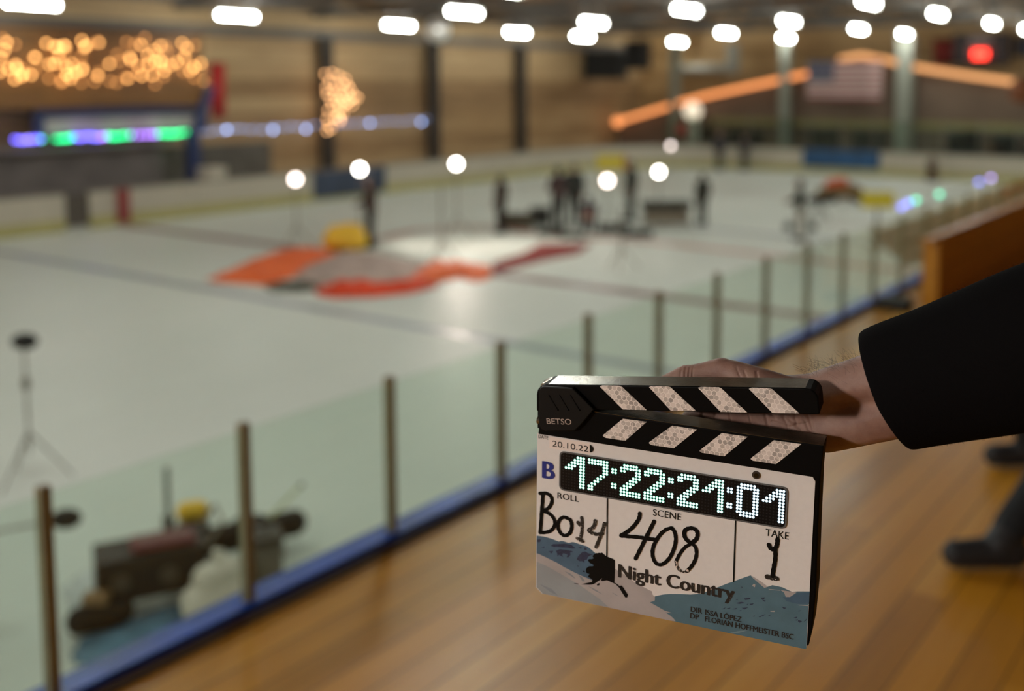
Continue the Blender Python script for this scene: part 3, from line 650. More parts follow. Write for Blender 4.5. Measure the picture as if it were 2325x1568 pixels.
# coloured string below the blue sign
cols = {'blue': glow('blue_bulb', (.16, .13, 1.0), 4.5), 'green': glow('green_bulb', (.01, .75, .22), 4.0), 'violet': glow('violet_bulb', (.42, .2, .95), 4.0), 'ice': glow('ice_blue_bulb', (.36, .47, .80), 1.3), 'pale': glow('pale_lilac_bulb', (.62, .5, 1.0), 6.0)}
seq = []
for x in range(36, 424, 6):
    if x < 92: c = 'blue'
    elif x < 168: c = 'green'
    elif x < 246: c = 'blue' if x < 225 else 'violet'
    elif x < 296: c = 'green'
    elif x < 360: c = 'violet'
    else: c = 'green'
    if rnd.random() < .35 and c in ('green', 'violet') and x < 350: continue
    seq.append((x+rnd.uniform(-2, 2), 318-(x-36)*.043+rnd.uniform(-2, 2), c))
seq += [(62, 317, 'pale'), (128, 315, 'green'), (210, 309, 'blue'), (388, 302, 'green')]
seq.sort()
pts = [at_x(x, y, -31.6) for x, y, c in seq]
e = tag(empty('coloured_string_lights', pts[0]), 'string of blue, green and violet lights under the blue framed sign', 'string lights')
MB().path([p-pts[0]+Vector((0, 0, .05)) for p in pts], .012, 5).build('cord', BLACKM, e)
b = MB()
for p in pts[::9]: b.tube(p-pts[0]+Vector((0, 0, .05)), Vector((-31.82, p.y, 2.545))-pts[0], .008, n=4)
b.build('hanging_cord', BLACKM, e)
BULB = {}
for (x, y, c), p in zip(seq, pts):
    if c not in BULB:
        BULB[c] = MB().ball((0, 0, 0), .052, 8, 6).build('bulb', cols[c], e, True); BULB[c].location = p-pts[0]
    else:
        o = BULB[c].copy(); COL.objects.link(o); o.location = p-pts[0]
# icy blue string along the plank wall
pts = []
for k in range(70):
    x = 432+k*7.75+rnd.uniform(-2, 2)
    if 722 < x < 760: continue
    pts.append(at_x(x, 300-(x-432)*.052+rnd.uniform(-3, 3), -32.75))
icy = string('icy_string_lights', 'string of icy blue lights running along the plank wall to a column', pts, cols['ice'], .045)
hotm = glow('icy_lamp', (.36, .52, 1.0), 5.)
for x, y in ((469, 295), (515, 294), (620, 295), (695, 293), (840, 279), (957, 277)):
    o = MB().ball((0, 0, 0), .058, 8, 6).build('bright_bulb', hotm, icy, True); o.location = at_x(x, y, -32.7)-pts[0]
# coloured reflections in the far railing glass, stood in for by added glowing bulbs
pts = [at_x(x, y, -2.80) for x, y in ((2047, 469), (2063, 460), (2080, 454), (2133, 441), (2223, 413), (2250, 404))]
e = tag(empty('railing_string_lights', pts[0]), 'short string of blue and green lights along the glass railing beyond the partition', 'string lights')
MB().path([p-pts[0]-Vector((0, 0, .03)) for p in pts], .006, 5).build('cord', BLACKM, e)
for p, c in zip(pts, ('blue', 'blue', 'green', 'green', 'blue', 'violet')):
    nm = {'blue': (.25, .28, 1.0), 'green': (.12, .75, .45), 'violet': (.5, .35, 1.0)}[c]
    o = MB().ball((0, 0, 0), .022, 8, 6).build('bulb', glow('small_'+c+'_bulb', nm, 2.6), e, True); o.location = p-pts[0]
# rope light along the gable at the far end
ROPE = glow('orange_rope_light', (1.0, .34, .11), 1.0)
ROPE2 = glow('amber_rope_light', (1.0, .46, .18), .8)
gl = [at_y(x, y, 50.3) for x, y in ((1402, 276), (1535, 236), (1600, 218), (1840, 166))]
gm = [at_y(x, y, 50.3) for x, y in ((1905, 135), (1955, 126), (2010, 136), (2050, 146))]
gr_ = [at_y(x, y, 50.3) for x, y in ((2075, 152), (2200, 172), (2330, 190))]
for pl, m, lab in ((gl, ROPE, 'long orange rope light up the left slope of the far gable'), (gm, ROPE2, 'short amber rope light over the peak of the far gable above the flag'), (gr_, ROPE2, 'amber rope light down the right slope of the far gable')):
    e = tag(empty('rope_light', pl[0]), lab, 'rope light')
    MB().path([p-pl[0] for p in pl], .12, 8).build('light_tube', m, e)
    if m is ROPE: MB().ball((0, 0, 0), .27, 10, 8).build('end_globe', ROPE, e)
    MB().path([p-pl[0]+Vector((0, .12, 0)) for p in pl], .06, 6).build('cord', BLACKM, e)


# ------------------------------------------------------------------ booth, sign and banners on the far long side
y0, y1 = 11.0, 22.8
bt = tag(empty('commentary_booth', (XL+.03, y0, 0)), 'brown wooden booth hung high on the plank wall behind the amber icicle lights', 'booth')
MB().box((0, 0, 4.15), (1.5, y1-y0, 5.85)).build('front_wall', BOOTHWOOD, bt)
MB().box((0, -.1, 5.85), (1.75, y1-y0+.1, 6.0)).build('roof_slab', mat('booth_roof', lin((70, 50, 30)), .7), bt)
MB().box((0, 0, 3.50), (1.45, y1-y0, 4.15)).build('fascia_board', BOOTHWOOD, bt)
sg = tag(empty('framed_sign', (-31.8, 17.0, 2.55)), 'long pale sign in a blue frame above the coloured string lights', 'sign')
L = 6.0
MB().box((-.03, .25, .12), (.0, L-.15, .62)).build('sign_panel', mat('sign_face', lin((170, 158, 160)), .6, var=.2, vscale=1.2), sg)
b = MB().box((-.05, 0, .62), (.05, L+.1, .92)).box((-.05, 0, .0), (.05, L+.1, .12)).box((-.05, 0, .12), (.05, .3, .62)).box((-.05, L-.12, .12), (.05, L+.1, .62))
b.build('frame', BLUEM, sg)
pb = tag(empty('blue_post', (-31.3, 22.15, 0)), 'dark blue post at the right end of the players bench under the sign', 'post')
MB().box((-.16, -.2, 0), (.16, .2, 2.55)).build('shaft', BLUEM, pb)
MB().add([(-.06, .2, 2.4), (.06, .2, 2.4), (.06, .95, 4.1), (-.06, .95, 4.1), (-.06, -.1, 2.5), (.06, -.1, 2.5), (.06, .65, 4.1), (-.06, .65, 4.1)], [(0,1,2,3),(7,6,5,4),(0,4,5,1),(1,5,6,2),(2,6,7,3),(3,7,4,0)]).build('brace', BLUEM, pb)
bn = tag(empty('players_bench', (-31.4, 12.0, 0)), 'dark grey players bench shelter behind the long boards at the left', 'bench shelter')
DG = mat('bench_grey', lin((120, 112, 110)), .8, var=.2, vscale=1)
MB().box((-.9, 0, 0), (-.82, 9.6, 2.2)).build('back_panel', DG, bn)
MB().box((-.8, .1, .4), (-.35, 9.5, .46)).build('seat', mat('bench_seat', lin((80, 60, 44)), .6), bn)
for yy in (.3, 3.3, 6.3, 9.3): MB().box((-.75, yy, 0), (-.4, yy+.08, .4)).build('leg', DG, bn)
MB().box((-.9, 0, 2.2), (.2, 9.6, 2.28)).build('canopy', DG, bn)
REDC = mat('red_cloth', lin((176, 36, 34)), .7, bump=.2, bscale=4)
def hanging(name, p, w, h, m, label, axis='y', cat='banner'):
    e = tag(empty(name, p), label, cat); vs = []; fs = []; n = 14
    for i in range(n+1):
        for k, z in ((0, 0), (1, -h)):
            u = -w/2+w*i/n; d = .03*math.sin(i*1.1+k*.5)
            vs.append((d, u, z) if axis == 'y' else (u, d, z))
    fs = [(2*i, 2*i+2, 2*i+3, 2*i+1) for i in range(n)]
    o = MB().add(vs, fs).build('cloth', m, e, True); mo = o.modifiers.new('t', 'SOLIDIFY'); mo.thickness = .01
    b = MB()
    b.tube((0, -w/2-.05, .01), (0, w/2+.05, .01), .02) if axis == 'y' else b.tube((-w/2-.05, 0, .01), (w/2+.05, 0, .01), .02)
    b.build('hanging_rod', BLACKM, e); return e
hanging('red_banner', (-32.96, 24.46, 4.95), .62, 1.95, REDC, 'narrow red banner hanging on the plank wall beside the booth')
hanging('red_banner', (-15.45, 53.95, 6.35), 1.1, 1.25, mat('dull_red_cloth', lin((150, 52, 44)), .7), 'square dull red banner hanging high on the end wall left of the scoreboard', 'x')
hanging('grey_blue_banner', (-11.75, 53.95, 6.35), .9, .9, mat('grey_blue_cloth', lin((84, 84, 96)), .7), 'small grey blue banner high on the end wall right of the scoreboard', 'x')

# mirror ball
mbx = at_x(993, 68, -25.0)
e = tag(empty('mirror_ball', mbx), 'mirror ball hanging from the roof between the ceiling lights', 'mirror ball')
k = NT('mirror_facets'); k.b.inputs['Metallic'].default_value = .7; k.b.inputs['Roughness'].default_value = .3; k.b.inputs['Base Color'].default_value = (1., .98, .95, 1)
MB().ball((0, 0, 0), .42, 28, 20).build('faceted_ball', k.m, e)
MB().tube((0, 0, .4), (0, 0, 8.3-mbx.z), .012).build('hanging_rod', BLACKM, e)

# ------------------------------------------------------------------ far end building
GABLE = mat('gable_grey_brown', lin((112, 94, 80)), .8, var=.12, vscale=.6)
p0, p1, p2 = at_y(1400, 282, 50.6), at_y(1958, 130, 50.6), at_y(2480, 222, 50.6)
e = tag(empty('gable_front', (0, 50.7, 0)), 'grey brown gabled building front below the orange rope lights at the far end', 'building front')
MB().add([(p0.x, 0, 0), (p2.x, 0, 0), (p2.x, 0, p2.z), (p1.x, 0, p1.z), (p0.x, 0, p0.z)]+[(p0.x, .6, 0), (p2.x, .6, 0), (p2.x, .6, p2.z), (p1.x, .6, p1.z), (p0.x, .6, p0.z)],
         [(0, 1, 2, 3, 4), (9, 8, 7, 6, 5), (0, 5, 6, 1), (1, 6, 7, 2), (2, 7, 8, 3), (3, 8, 9, 4), (4, 9, 5, 0)]).build('wall', GABLE, e)
b = MB()
for a, c in ((p0, p1), (p1, p2)):
    b.hexa([(a.x, -.06, a.z), (c.x, -.06, c.z), (c.x, .6, c.z), (a.x, .6, a.z)], (0, 0, .14))
b.build('roof_edge', mat('gable_roof', lin((110, 78, 50)), .7), e)
DKW = mat('dark_window', lin((46, 42, 42)), .3)
for x0, x1, z0, z1 in ((-27.9, -26.4, 1.1, 1.9), (-25.6, -23.6, .9, 1.75), (-21.2, -19.4, .9, 1.95), (-18.8, -17.2, .9, 1.9), (-14.2, -12.6, .9, 2.0), (-12.2, -10.6, .9, 1.9)):
    w = MB().box((x0, -.04, z0), (x1, 0, z1)); w.build('window_pane', DKW, e)
    MB().box((x0-.08, -.06, z1), (x1+.08, 0, z1+.08)).box((x0-.08, -.06, z0-.08), (x1+.08, 0, z0)).build('window_frame', mat('window_frame_paint', lin((120, 116, 104)), .6), e)
WL = mat('pale_yellow_board', lin((168, 148, 104)), .6)
MB().box((p0.x+6, -.05, 2.05), (p2.x, 0, 2.4)).build('pale_band', WL, e)
# flag
fl = tag(empty('striped_flag', (-19.03, 49.9, 3.40)), 'flag with pale red and white stripes and a blue corner below the far gable peak', 'flag')
FR, FW, FB = mat('flag_red', lin((150, 78, 82)), .7), mat('flag_white', lin((206, 190, 184)), .7), mat('flag_blue', lin((70, 74, 100)), .7)
b = MB(); W_, H_ = 3.72, 1.86
for i in range(13):
    b.use(FR if i % 2 == 0 else FW); z1_ = H_-i*H_/13; z0_ = z1_-H_/13
    for k_ in range(16):
        xa = -W_/2+W_*k_/16; xb = xa+W_/16
        if i < 7 and k_ < 6: continue
        ya, yb = .04*math.sin(k_*.8), .04*math.sin((k_+1)*.8)
        b.add([(xa, ya, z0_), (xb, yb, z0_), (xb, yb, z1_), (xa, ya, z1_)], [(0, 1, 2, 3)])
b.use(FB)
for k_ in range(6):
    xa = -W_/2+W_*k_/16; xb = xa+W_/16; ya, yb = .04*math.sin(k_*.8), .04*math.sin((k_+1)*.8)
    b.add([(xa, ya, H_*6/13), (xb, yb, H_*6/13), (xb, yb, H_), (xa, ya, H_)], [(0, 1, 2, 3)])
b.use(FW)
for r_ in range(5):
    for c_ in range(6):
        cx, cz = -W_/2+.12+c_*.24, H_-.12-r_*.2; ypos = .04*math.sin((cx+W_/2)/W_*16*.8)-.006
        pp = []
        for q in range(10):
            rr = .06 if q % 2 == 0 else .024; t = math.pi/2+q*math.pi/5; pp.append((cx+rr*math.cos(t), ypos-.002, cz+rr*math.sin(t)))
        b.add(pp, [tuple(range(10))])
o = b.build('cloth', None, fl); mo = o.modifiers.new('t', 'SOLIDIFY'); mo.thickness = .006; mo.offset = 0
MB().tube((-W_/2-.1, 0, H_+.02), (W_/2+.1, 0, H_+.02), .025).build('hanging_rod', BLACKM, fl)
MB().tube((-W_/2, 0, H_), (0, 0, 3.62), .01, n=5).tube((W_/2, 0, H_), (.05, 0, 3.62), .01, n=5).build('hanging_cord', BLACKM, fl)
# scoreboard
sb = tag(empty('scoreboard', (-13.55, 53.2, 5.1)), 'dark scoreboard with a glowing red panel high on the end wall', 'scoreboard')
MB().box((-1.3, 0, 0), (1.3, .5, 1.5)).build('cabinet', mat('scoreboard_case', lin((52, 34, 32)), .5), sb)
MB().box((-.8, .5, .3), (.8, .8, 1.2)).build('wall_bracket', BLACKM, sb); MB().box((-.5, -.03, 1.0), (.5, 0, 1.35)).build('name_strip', mat('score_strip', lin((150, 130, 126)), .5), sb)
REDLED = glow('red_digits', (1.0, .035, .02), 5.0)
MB().box((-.32, -.05, .30), (.32, -.005, .66)).build('lit_panel', REDLED, sb)
MB().box((-.65, -.004, .2), (.65, 0, .92)).build('digit_window', mat('red_window', lin((120, 14, 12)), .3), sb)
# ducts and hanging black boxes
DUCT = mat('galvanised_duct', lin((142, 140, 130)), .5, .3, var=.1)
e = tag(empty('ventilation_duct', (-28.6, 53.2, 4.95)), 'pale ventilation duct running across and up at the far end', 'duct')
b = MB().tube((-1.9, 0, 0), (2.0, 0, .05), .28, n=16); b.build('horizontal_pipe', DUCT, e)
MB().tube((0, .3, 0), (0, .8, 0), .04).tube((2., .3, .6), (2., .8, .6), .04).build('wall_bracket', STEEL, e); MB().tube((2.0, 0, -.25), (2.0, 0, 1.4), .36, n=16).build('riser', DUCT, e)
for x, lab in ((-31.6, 'large black loudspeaker cluster hanging in the far corner, left one'), (-29.6, 'smaller black loudspeaker box hanging in the far corner, right one')):
    e = tag(empty('hanging_speaker', (x, 48.1, 4.4 if x < -31 else 4.9)), lab, 'loudspeaker')
    wd = 1.15 if x < -31 else .55
    MB().box((-wd, -.4, 0), (wd, .4, 1.5)).build('cabinet', BLACKM, e); MB().box((-wd+.1, -.42, .1), (wd-.1, -.4, 1.4)).build('grille', mat('speaker_grille', (.02, .02, .02), .9), e)
    MB().tube((0, 0, 1.5), (0, 0, 2.45 if x < -31 else 1.95), .03).build('hanging_rod', BLACKM, e)
# glowing lantern with red base by the left of the gable
e = tag(empty('glowing_lantern', (-26.95, 49.3, 0)), 'cream glowing lantern on a red and white stand behind the far boards', 'lantern')
LG = glow('cream_lantern', (1., .84, .62), .7)
MB().ball((0, 0, 2.75), .46, 14, 10).build('shade', LG, e)
MB().tube((0, 0, 0), (0, 0, 2.3), .3, .34, 16).build('white_stand', mat('white_stand_paint', lin((190, 184, 172)), .5), e)
MB().ball((-.55, -.1, 1.75), .36, 12, 8).build('red_ball', mat('red_gloss', lin((206, 60, 60)), .4), e)
MB().tube((0, 0, 0), (0, 0, .08), .6, .6, 16).build('base', BLACKM, e)
# ------------------------------------------------------------------ people
SKIN = mat('skin', (.42, .24, .17), .5, var=.12, vscale=14, subs=.15)
def person(x, y, z0, face, label, coat, trousers, hair=(40, 28, 22), H=1.76, pose=None, hat=None, voxel=.014, prop=None):
    e = empty('person', (x, y, z0), face); tag(e, label, 'person')
    s = H/1.76
    J = dict(hipL=(-.10, 0, .93), hipR=(.10, 0, .93), kneeL=(-.11, .03, .50), kneeR=(.11, .03, .50), ankL=(-.115, 0, .09), ankR=(.115, 0, .09),
             chest=(0, .01, 1.30), waist=(0, .01, 1.06), shL=(-.185, 0, 1.44), shR=(.185, 0, 1.44), elL=(-.245, -.03, 1.15), elR=(.245, -.03, 1.15),
             wrL=(-.25, .08, .92), wrR=(.25, .08, .92), neck=(0, 0, 1.50), head=(0, .03, 1.645), footd=(0, 1, 0))
    if pose: J.update(pose)
    fd = Vector(J.pop('footd')).normalized()
    J = {k: Vector(v)*s for k, v in J.items()}
    hd = J['head']; C = []
    C += [(hd, .098*s, hd+Vector((0, .012, -.055))*s, .075*s), (hd+Vector((0, .02, -.1))*s, .05*s, J['neck'], .058*s), (J['neck'], .06*s, J['chest'], .09*s)]
    C += [(J['chest']+Vector((-.08, 0, 0))*s, .125*s, J['waist']+Vector((-.05, 0, 0))*s, .115*s), (J['chest']+Vector((.08, 0, 0))*s, .125*s, J['waist']+Vector((.05, 0, 0))*s, .115*s),
          (J['shL'], .07*s, J['shR'], .07*s), (J['waist'], .13*s, (J['hipL']+J['hipR'])/2, .13*s)]
    # face: nose, brow, chin and ears
    C += [(hd+Vector((0, .095, -.01))*s, .012*s, hd+Vector((0, .115, -.035))*s, .016*s), (hd+Vector((-.03, .088, .02))*s, .014*s, hd+Vector((.03, .088, .02))*s, .014*s),
          (hd+Vector((0, .085, -.1))*s, .022*s, hd+Vector((0, .08, -.09))*s, .024*s), (hd+Vector((-.022, .097, -.068))*s, .009*s, hd+Vector((.022, .097, -.068))*s, .009*s)]
    for q in (-1, 1): C.append((hd+Vector((q*.097, 0, .01))*s, .016*s, hd+Vector((q*.097, -.005, -.03))*s, .013*s))
    for q in 'LR':
        C += [(J['sh'+q], .058*s, J['el'+q], .043*s), (J['el'+q], .042*s, J['wr'+q], .03*s)]
        C += [(J['hip'+q], .092*s, J['knee'+q], .062*s), (J['knee'+q], .06*s, J['ank'+q], .042*s)]
        a = J['ank'+q]; C += [(a+Vector((0, 0, -.03))*s-fd*.05*s, .045*s, a+fd*.14*s+Vector((0, 0, -.045))*s, .035*s)]
        w = J['wr'+q]; d = (w-J['el'+q]).normalized(); sd = d.orthogonal().normalized()
        C.append((w, .03*s, w+d*.08*s, .034*s))
        for i in range(4):
            o = sd*(i-1.5)*.019*s
            C.append((w+d*.08*s+o, .012*s, w+d*(.15-.008*abs(i-1.4))*s+o*1.1+d.cross(sd)*.02*s, .0095*s))
        C.append((w+d*.03*s-sd*.03*s, .014*s, w+d*.09*s-sd*.06*s, .011*s))
    grown('body', C, voxel, 4, SKIN, e)
    g = .022*s
    K = [(J['chest']+Vector((-.09, 0, .02))*s, .135*s, J['waist']+Vector((-.06, 0, -.12))*s, .135*s), (J['chest']+Vector((.09, 0, .02))*s, .135*s, J['waist']+Vector((.06, 0, -.12))*s, .135*s),
         (J['shL'], .085*s, J['shR'], .085*s), (J['neck']+Vector((0, -.01, -.02))*s, .078*s, J['chest'], .12*s)]
    for q in 'LR': K += [(J['sh'+q], .08*s, J['el'+q], .064*s), (J['el'+q], .062*s, J['wr'+q]+(J['el'+q]-J['wr'+q])*.08, .048*s)]
    grown('jacket', K, voxel*1.3, 3, mat('coat_%d_%d_%d' % coat, lin(coat), .85, var=.15, vscale=6), e)
    K = [((J['hipL']+J['hipR'])/2, .135*s, J['waist'], .125*s)]
    for q in 'LR': K += [(J['hip'+q], .108*s, J['knee'+q], .078*s), (J['knee'+q], .077*s, J['ank'+q]+(J['knee'+q]-J['ank'+q])*.1, .066*s)]
    grown('trousers', K, voxel*1.3, 3, mat('trousers_%d_%d_%d' % trousers, lin(trousers), .85, var=.15, vscale=6), e)
    for q in 'LR':
        a = J['ank'+q]; K = [(a+(J['knee'+q]-a)*.22, .062*s, a, .058*s), (a-fd*.05*s+Vector((0, 0, -.028))*s, .058*s, a+fd*.16*s+Vector((0, 0, -.037))*s, .05*s)]
        grown('boot', K, voxel, 3, mat('black_boot', (.014, .015, .018), .6), e)
    hc = lin(hat or hair)
    def hairs(b):
        b.ball(hd+Vector((0, -.018, .025))*s, .105*s, 14, 10, (1, 1.04, .95))
    o = grown('woollen_hat' if hat else 'hair', [(hd+Vector((0, -.05, 0))*s, .085*s, hd+Vector((0, -.045, -.05))*s, .075*s)], voxel, 2, mat('hair_%d_%d_%d' % (hat or hair), hc, .8), e, hairs)
    return e
toward = lambda x, y: math.atan2(x, -y)     # heading that faces the camera
def up(px, py): v = at(px, py); return v.x, v.y
AB = dict(elL=(-.23, .10, 1.17), wrL=(-.12, .30, 1.10), elR=(.23, .10, 1.17), wrR=(.12, .30, 1.12))
x, y = up(844, 563); person(x, y, 0, R(120), 'person in dark brown coat standing beside the yellow sack', (58, 40, 32), (38, 32, 30), pose=AB, H=1.84)
x, y = up(1138, 529); person(x, y, 0, R(95), 'person in dark brown clothes standing at the left end of the low gear cases', (56, 42, 32), (40, 30, 26), H=1.66)
x, y = up(1268, 523); person(x, y, 0, R(70), 'person in charcoal and maroon jacket standing behind the crouching one', (74, 56, 56), (44, 44, 42), H=1.86, pose=AB)
x, y = up(1304, 512); person(x, y, 0, R(200), 'person in grey green coat close behind the one in charcoal and maroon', (62, 66, 62), (48, 48, 44), H=1.84)
x, y = up(1433, 501); person(x, y, 0, R(150), 'tall thin person in black standing near the yellow sign board', (44, 48, 40), (36, 38, 34), H=1.86)
x, y = up(1594, 511); person(x, y, 0, R(60), 'person in black at the right end of the table on the ice', (50, 52, 44), (40, 42, 36), H=1.56)
CR = dict(hipL=(-.1, -.15, .34), hipR=(.1, -.15, .34), kneeL=(-.14, .22, .46), kneeR=(.14, .24, .42), ankL=(-.13, -.02, .09), ankR=(.13, .0, .09), waist=(0, -.1, .48), chest=(0, .06, .70),
          shL=(-.18, .1, .82), shR=(.18, .1, .82), elL=(-.22, .26, .58), elR=(.22, .28, .58), wrL=(-.1, .42, .42), wrR=(.1, .44, .40), neck=(0, .12, .90), head=(0, .19, 1.02))
x, y = up(1336, 528); person(x, y, 0, R(30), 'person in dark violet clothes crouching on the ice among the gear', (58, 50, 62), (44, 40, 48), pose=CR, H=1.62, hat=(52, 46, 54))
v = at(1642, 385); person(v.x, v.y-.4, 0, R(180), 'person in dark navy clothes standing against the far boards, left of the two there', (44, 46, 56), (52, 56, 50), H=1.9)
v = at_y(1691, 340, 46.9); person(v.x, v.y, 0, R(170), 'person in dark grey clothes standing against the far boards, right of the two there', (64, 64, 66), (58, 56, 58), H=1.72)
x, y = up(1815, 547); person(x, y, 0, R(110), 'person in black jacket and pale trousers standing on the ice nearer the railing', (40, 44, 36), (150, 140, 126), H=1.70, pose=AB)
SIT = dict(hipL=(-.1, 0, .48), hipR=(.1, 0, .48), kneeL=(-.13, .42, .50), kneeR=(.13, .42, .50), ankL=(-.13, .42, .09), ankR=(.13, .42, .09), waist=(0, 0, .62), chest=(0, .04, .88), shL=(-.185, .03, 1.02), shR=(.185, .03, 1.02),
           elL=(-.24, .1, .75), elR=(.24, .1, .75), wrL=(-.15, .33, .62), wrR=(.15, .33, .62), neck=(0, .03, 1.08), head=(0, .06, 1.225))
v = at_y(2116, 380, 46.6); person(v.x, v.y, 0, R(200), 'person in brown sitting on a low box in front of the far boards', (78, 62, 48), (84, 70, 54), pose=SIT, H=1.4)
o = MB().box((-.25, -.2, 0), (.25, .2, .33)).build('low_box', mat('low_box_wood', lin((120, 92, 60)), .7)); o.location = (v.x+.02, v.y+.03, 0); tag(o, 'low brown box under the sitting person at the far boards', 'box')
# the one sitting beside the deck: only the boots reach into view
bx = at(2218, 1268, DECK)
face = math.atan2(-.82, .57)-0   # towers beyond the right edge, feet pointing to the left
dirL = Vector((-math.cos(YAW), -math.sin(YAW), 0)); back = Vector((-dirL.y, dirL.x, 0))
ang = math.atan2(-dirL.x, dirL.y)
SB = dict(hipL=(.30, -.62, .52), hipR=(.10, -.62, .52))
f1 = at(2268, 1288, DECK); f2 = at(2335, 1058, DECK)
ctr = (f1+f2)/2-dirL*.42
inv = Matrix.Rotation(-ang, 4, 'Z')
def rel(p): q = inv @ (Vector(p)-ctr); return q
a1, a2 = rel(f1), rel(f2)
pl, pr = (a1, a2) if a1.x < a2.x else (a2, a1)
SB = dict(hipL=(-.10, -.12, .50), hipR=(.10, -.12, .50), kneeL=(pl.x*.6, .25, .56), kneeR=(pr.x*.6, .25, .56), ankL=(pl.x, pl.y, .09), ankR=(pr.x, pr.y, .09), waist=(0, -.12, .66), chest=(0, -.06, .92),
          shL=(-.185, -.05, 1.06), shR=(.185, -.05, 1.06), elL=(-.25, .05, .80), elR=(.25, .05, .80), wrL=(-.16, .24, .66), wrR=(.16, .24, .66), neck=(0, -.04, 1.12), head=(0, 0, 1.27))
person(ctr.x, ctr.y, DECK, ang, 'seated person with feet apart in black boots at the right edge of the wooden deck', (22, 24, 28), (18, 22, 26), pose=SB, voxel=.012, hat=(30, 30, 34))
bb = tag(empty('deck_bench', tuple(ctr-dirL*.16), ang), 'plain wooden bench on the deck under the seated person in black boots', 'bench')
MB().box((-.7, -.2, .28), (.7, .12, .325)).build('seat', LOWWOOD, bb)
for xx in (-.6, .54): MB().box((xx, -.16, 0), (xx+.06, .1, .28)).build('leg', LOWWOOD, bb)

# ------------------------------------------------------------------ film lamps on stands
LAMP = glow('film_lamp_face', (1.0, .95, .86), 16.0)
LAMPD = glow('dim_film_lamp_face', (1.0, .84, .74), 7.0)
LAMPR = glow('grey_film_lamp_face', (1.0, .84, .78), 3.0)
def film_lamp(px, py, gx, gy, label, m, r=.10):
    g = at(gx, gy); d = _ray(px, py)
    t = g.xy.length/Vector((d.x, d.y)).length; p = Vector((0, 0, EYE))+d*t
    e = tag(empty('film_lamp', (p.x, p.y, 0)), label, 'film lamp', None)
    h = p.z
    f_ = Vector((-p.x, -p.y, EYE-h)).normalized()
    c = Vector((0, 0, h))
    MB().tube(c-f_*.14, c+f_*.02, r*.7, r*1.12, 16).build('lamp_head', BLACKM, e)
    MB().tube(c+f_*.022, c+f_*.05, r, r, 20).build('lamp_face', m, e)
    MB().tube((0, 0, .55), (0, 0, h-.1), .018).build('pole', STEEL, e)
    for k in range(3):
        a = k*2.094+.5
        MB().tube((0, 0, .62), (.5*math.cos(a), .5*math.sin(a), .012), .013).build('leg', STEEL, e)
    return e, p
lamps = [(671, 407, 650, 566, 'cream film lamp on a stand, leftmost lamp over the ice', LAMPD, .105), (817, 384, 817, 556, 'bright white film lamp above the person in brown by the yellow sack', LAMP, .10),
         (1036, 372, 1036, 540, 'bright white film lamp on a lone stand behind the lit patch of ice', LAMP, .10), (1379, 410, 1379, 516, 'cream film lamp among the people, just left of the tall person in black', LAMPD, .13),
         (1496, 390, 1496, 500, 'bright film lamp over the table on the ice', LAMP, .105), (1523, 331, 1523, 402, 'dim greyish film lamp farthest away near the end boards', LAMPR, .11)]
for a in lamps: film_lamp(*a)
# film light that falls on the lit patch of ice: the lamps' own beams
def beam(px, py, gx, gy, target, watts, size):
    g = at(gx, gy); d = _ray(px, py); t = g.xy.length/Vector((d.x, d.y)).length; p = Vector((0, 0, EYE))+d*t
    l = bpy.data.lights.new('film_lamp_beam', 'SPOT'); l.energy = watts; l.color = (1.0, .86, .74); l.spot_size = R(size); l.spot_blend = .7; l.shadow_soft_size = .1
    o = bpy.data.objects.new('film_lamp_beam', l); COL.objects.link(o)
    o.location = p+Vector((0, 0, .25)); dd = Vector(target)-o.location
    o.rotation_euler = dd.to_track_quat('-Z', 'Y').to_euler()
beam(1036, 372, 1036, 540, (-14.0, 20.9, 0), 230, 100)
beam(817, 384, 817, 556, (-17.2, 20.8, 0), 200, 105)

# thin stands and poles standing on the ice
def stand(gx, gy, ty, label, r=.02, name='light_stand', head=None):
    g = at(gx, gy); e = tag(empty(name, g), label, 'stand')
    lo, hi = 0, 4.2
    for _ in range(40):
        m = (lo+hi)/2
        q = Vector((g.x, g.y, m))-Vector((0, 0, EYE)); yy = CY-FPX*q.dot(_up)/q.dot(_fw)
        if yy > ty: lo = m
        else: hi = m
    MB().tube((0, 0, .3), (0, 0, lo), r).build('pole', STEEL, e)
    for k in range(3):
        a = k*2.094+.9; MB().tube((0, 0, .55), (.42*math.cos(a), .42*math.sin(a), .012), r*.7).build('leg', STEEL, e)
    if head: head(e, lo)
    return e
stand(1003, 594, 425, 'thin grey light stand behind the right end of the orange cloth')
stand(1412, 612, 470, 'thin dark stand on the ice in front of the people')
stand(1830, 600, 470, 'thin stand on the ice by the person in pale trousers')

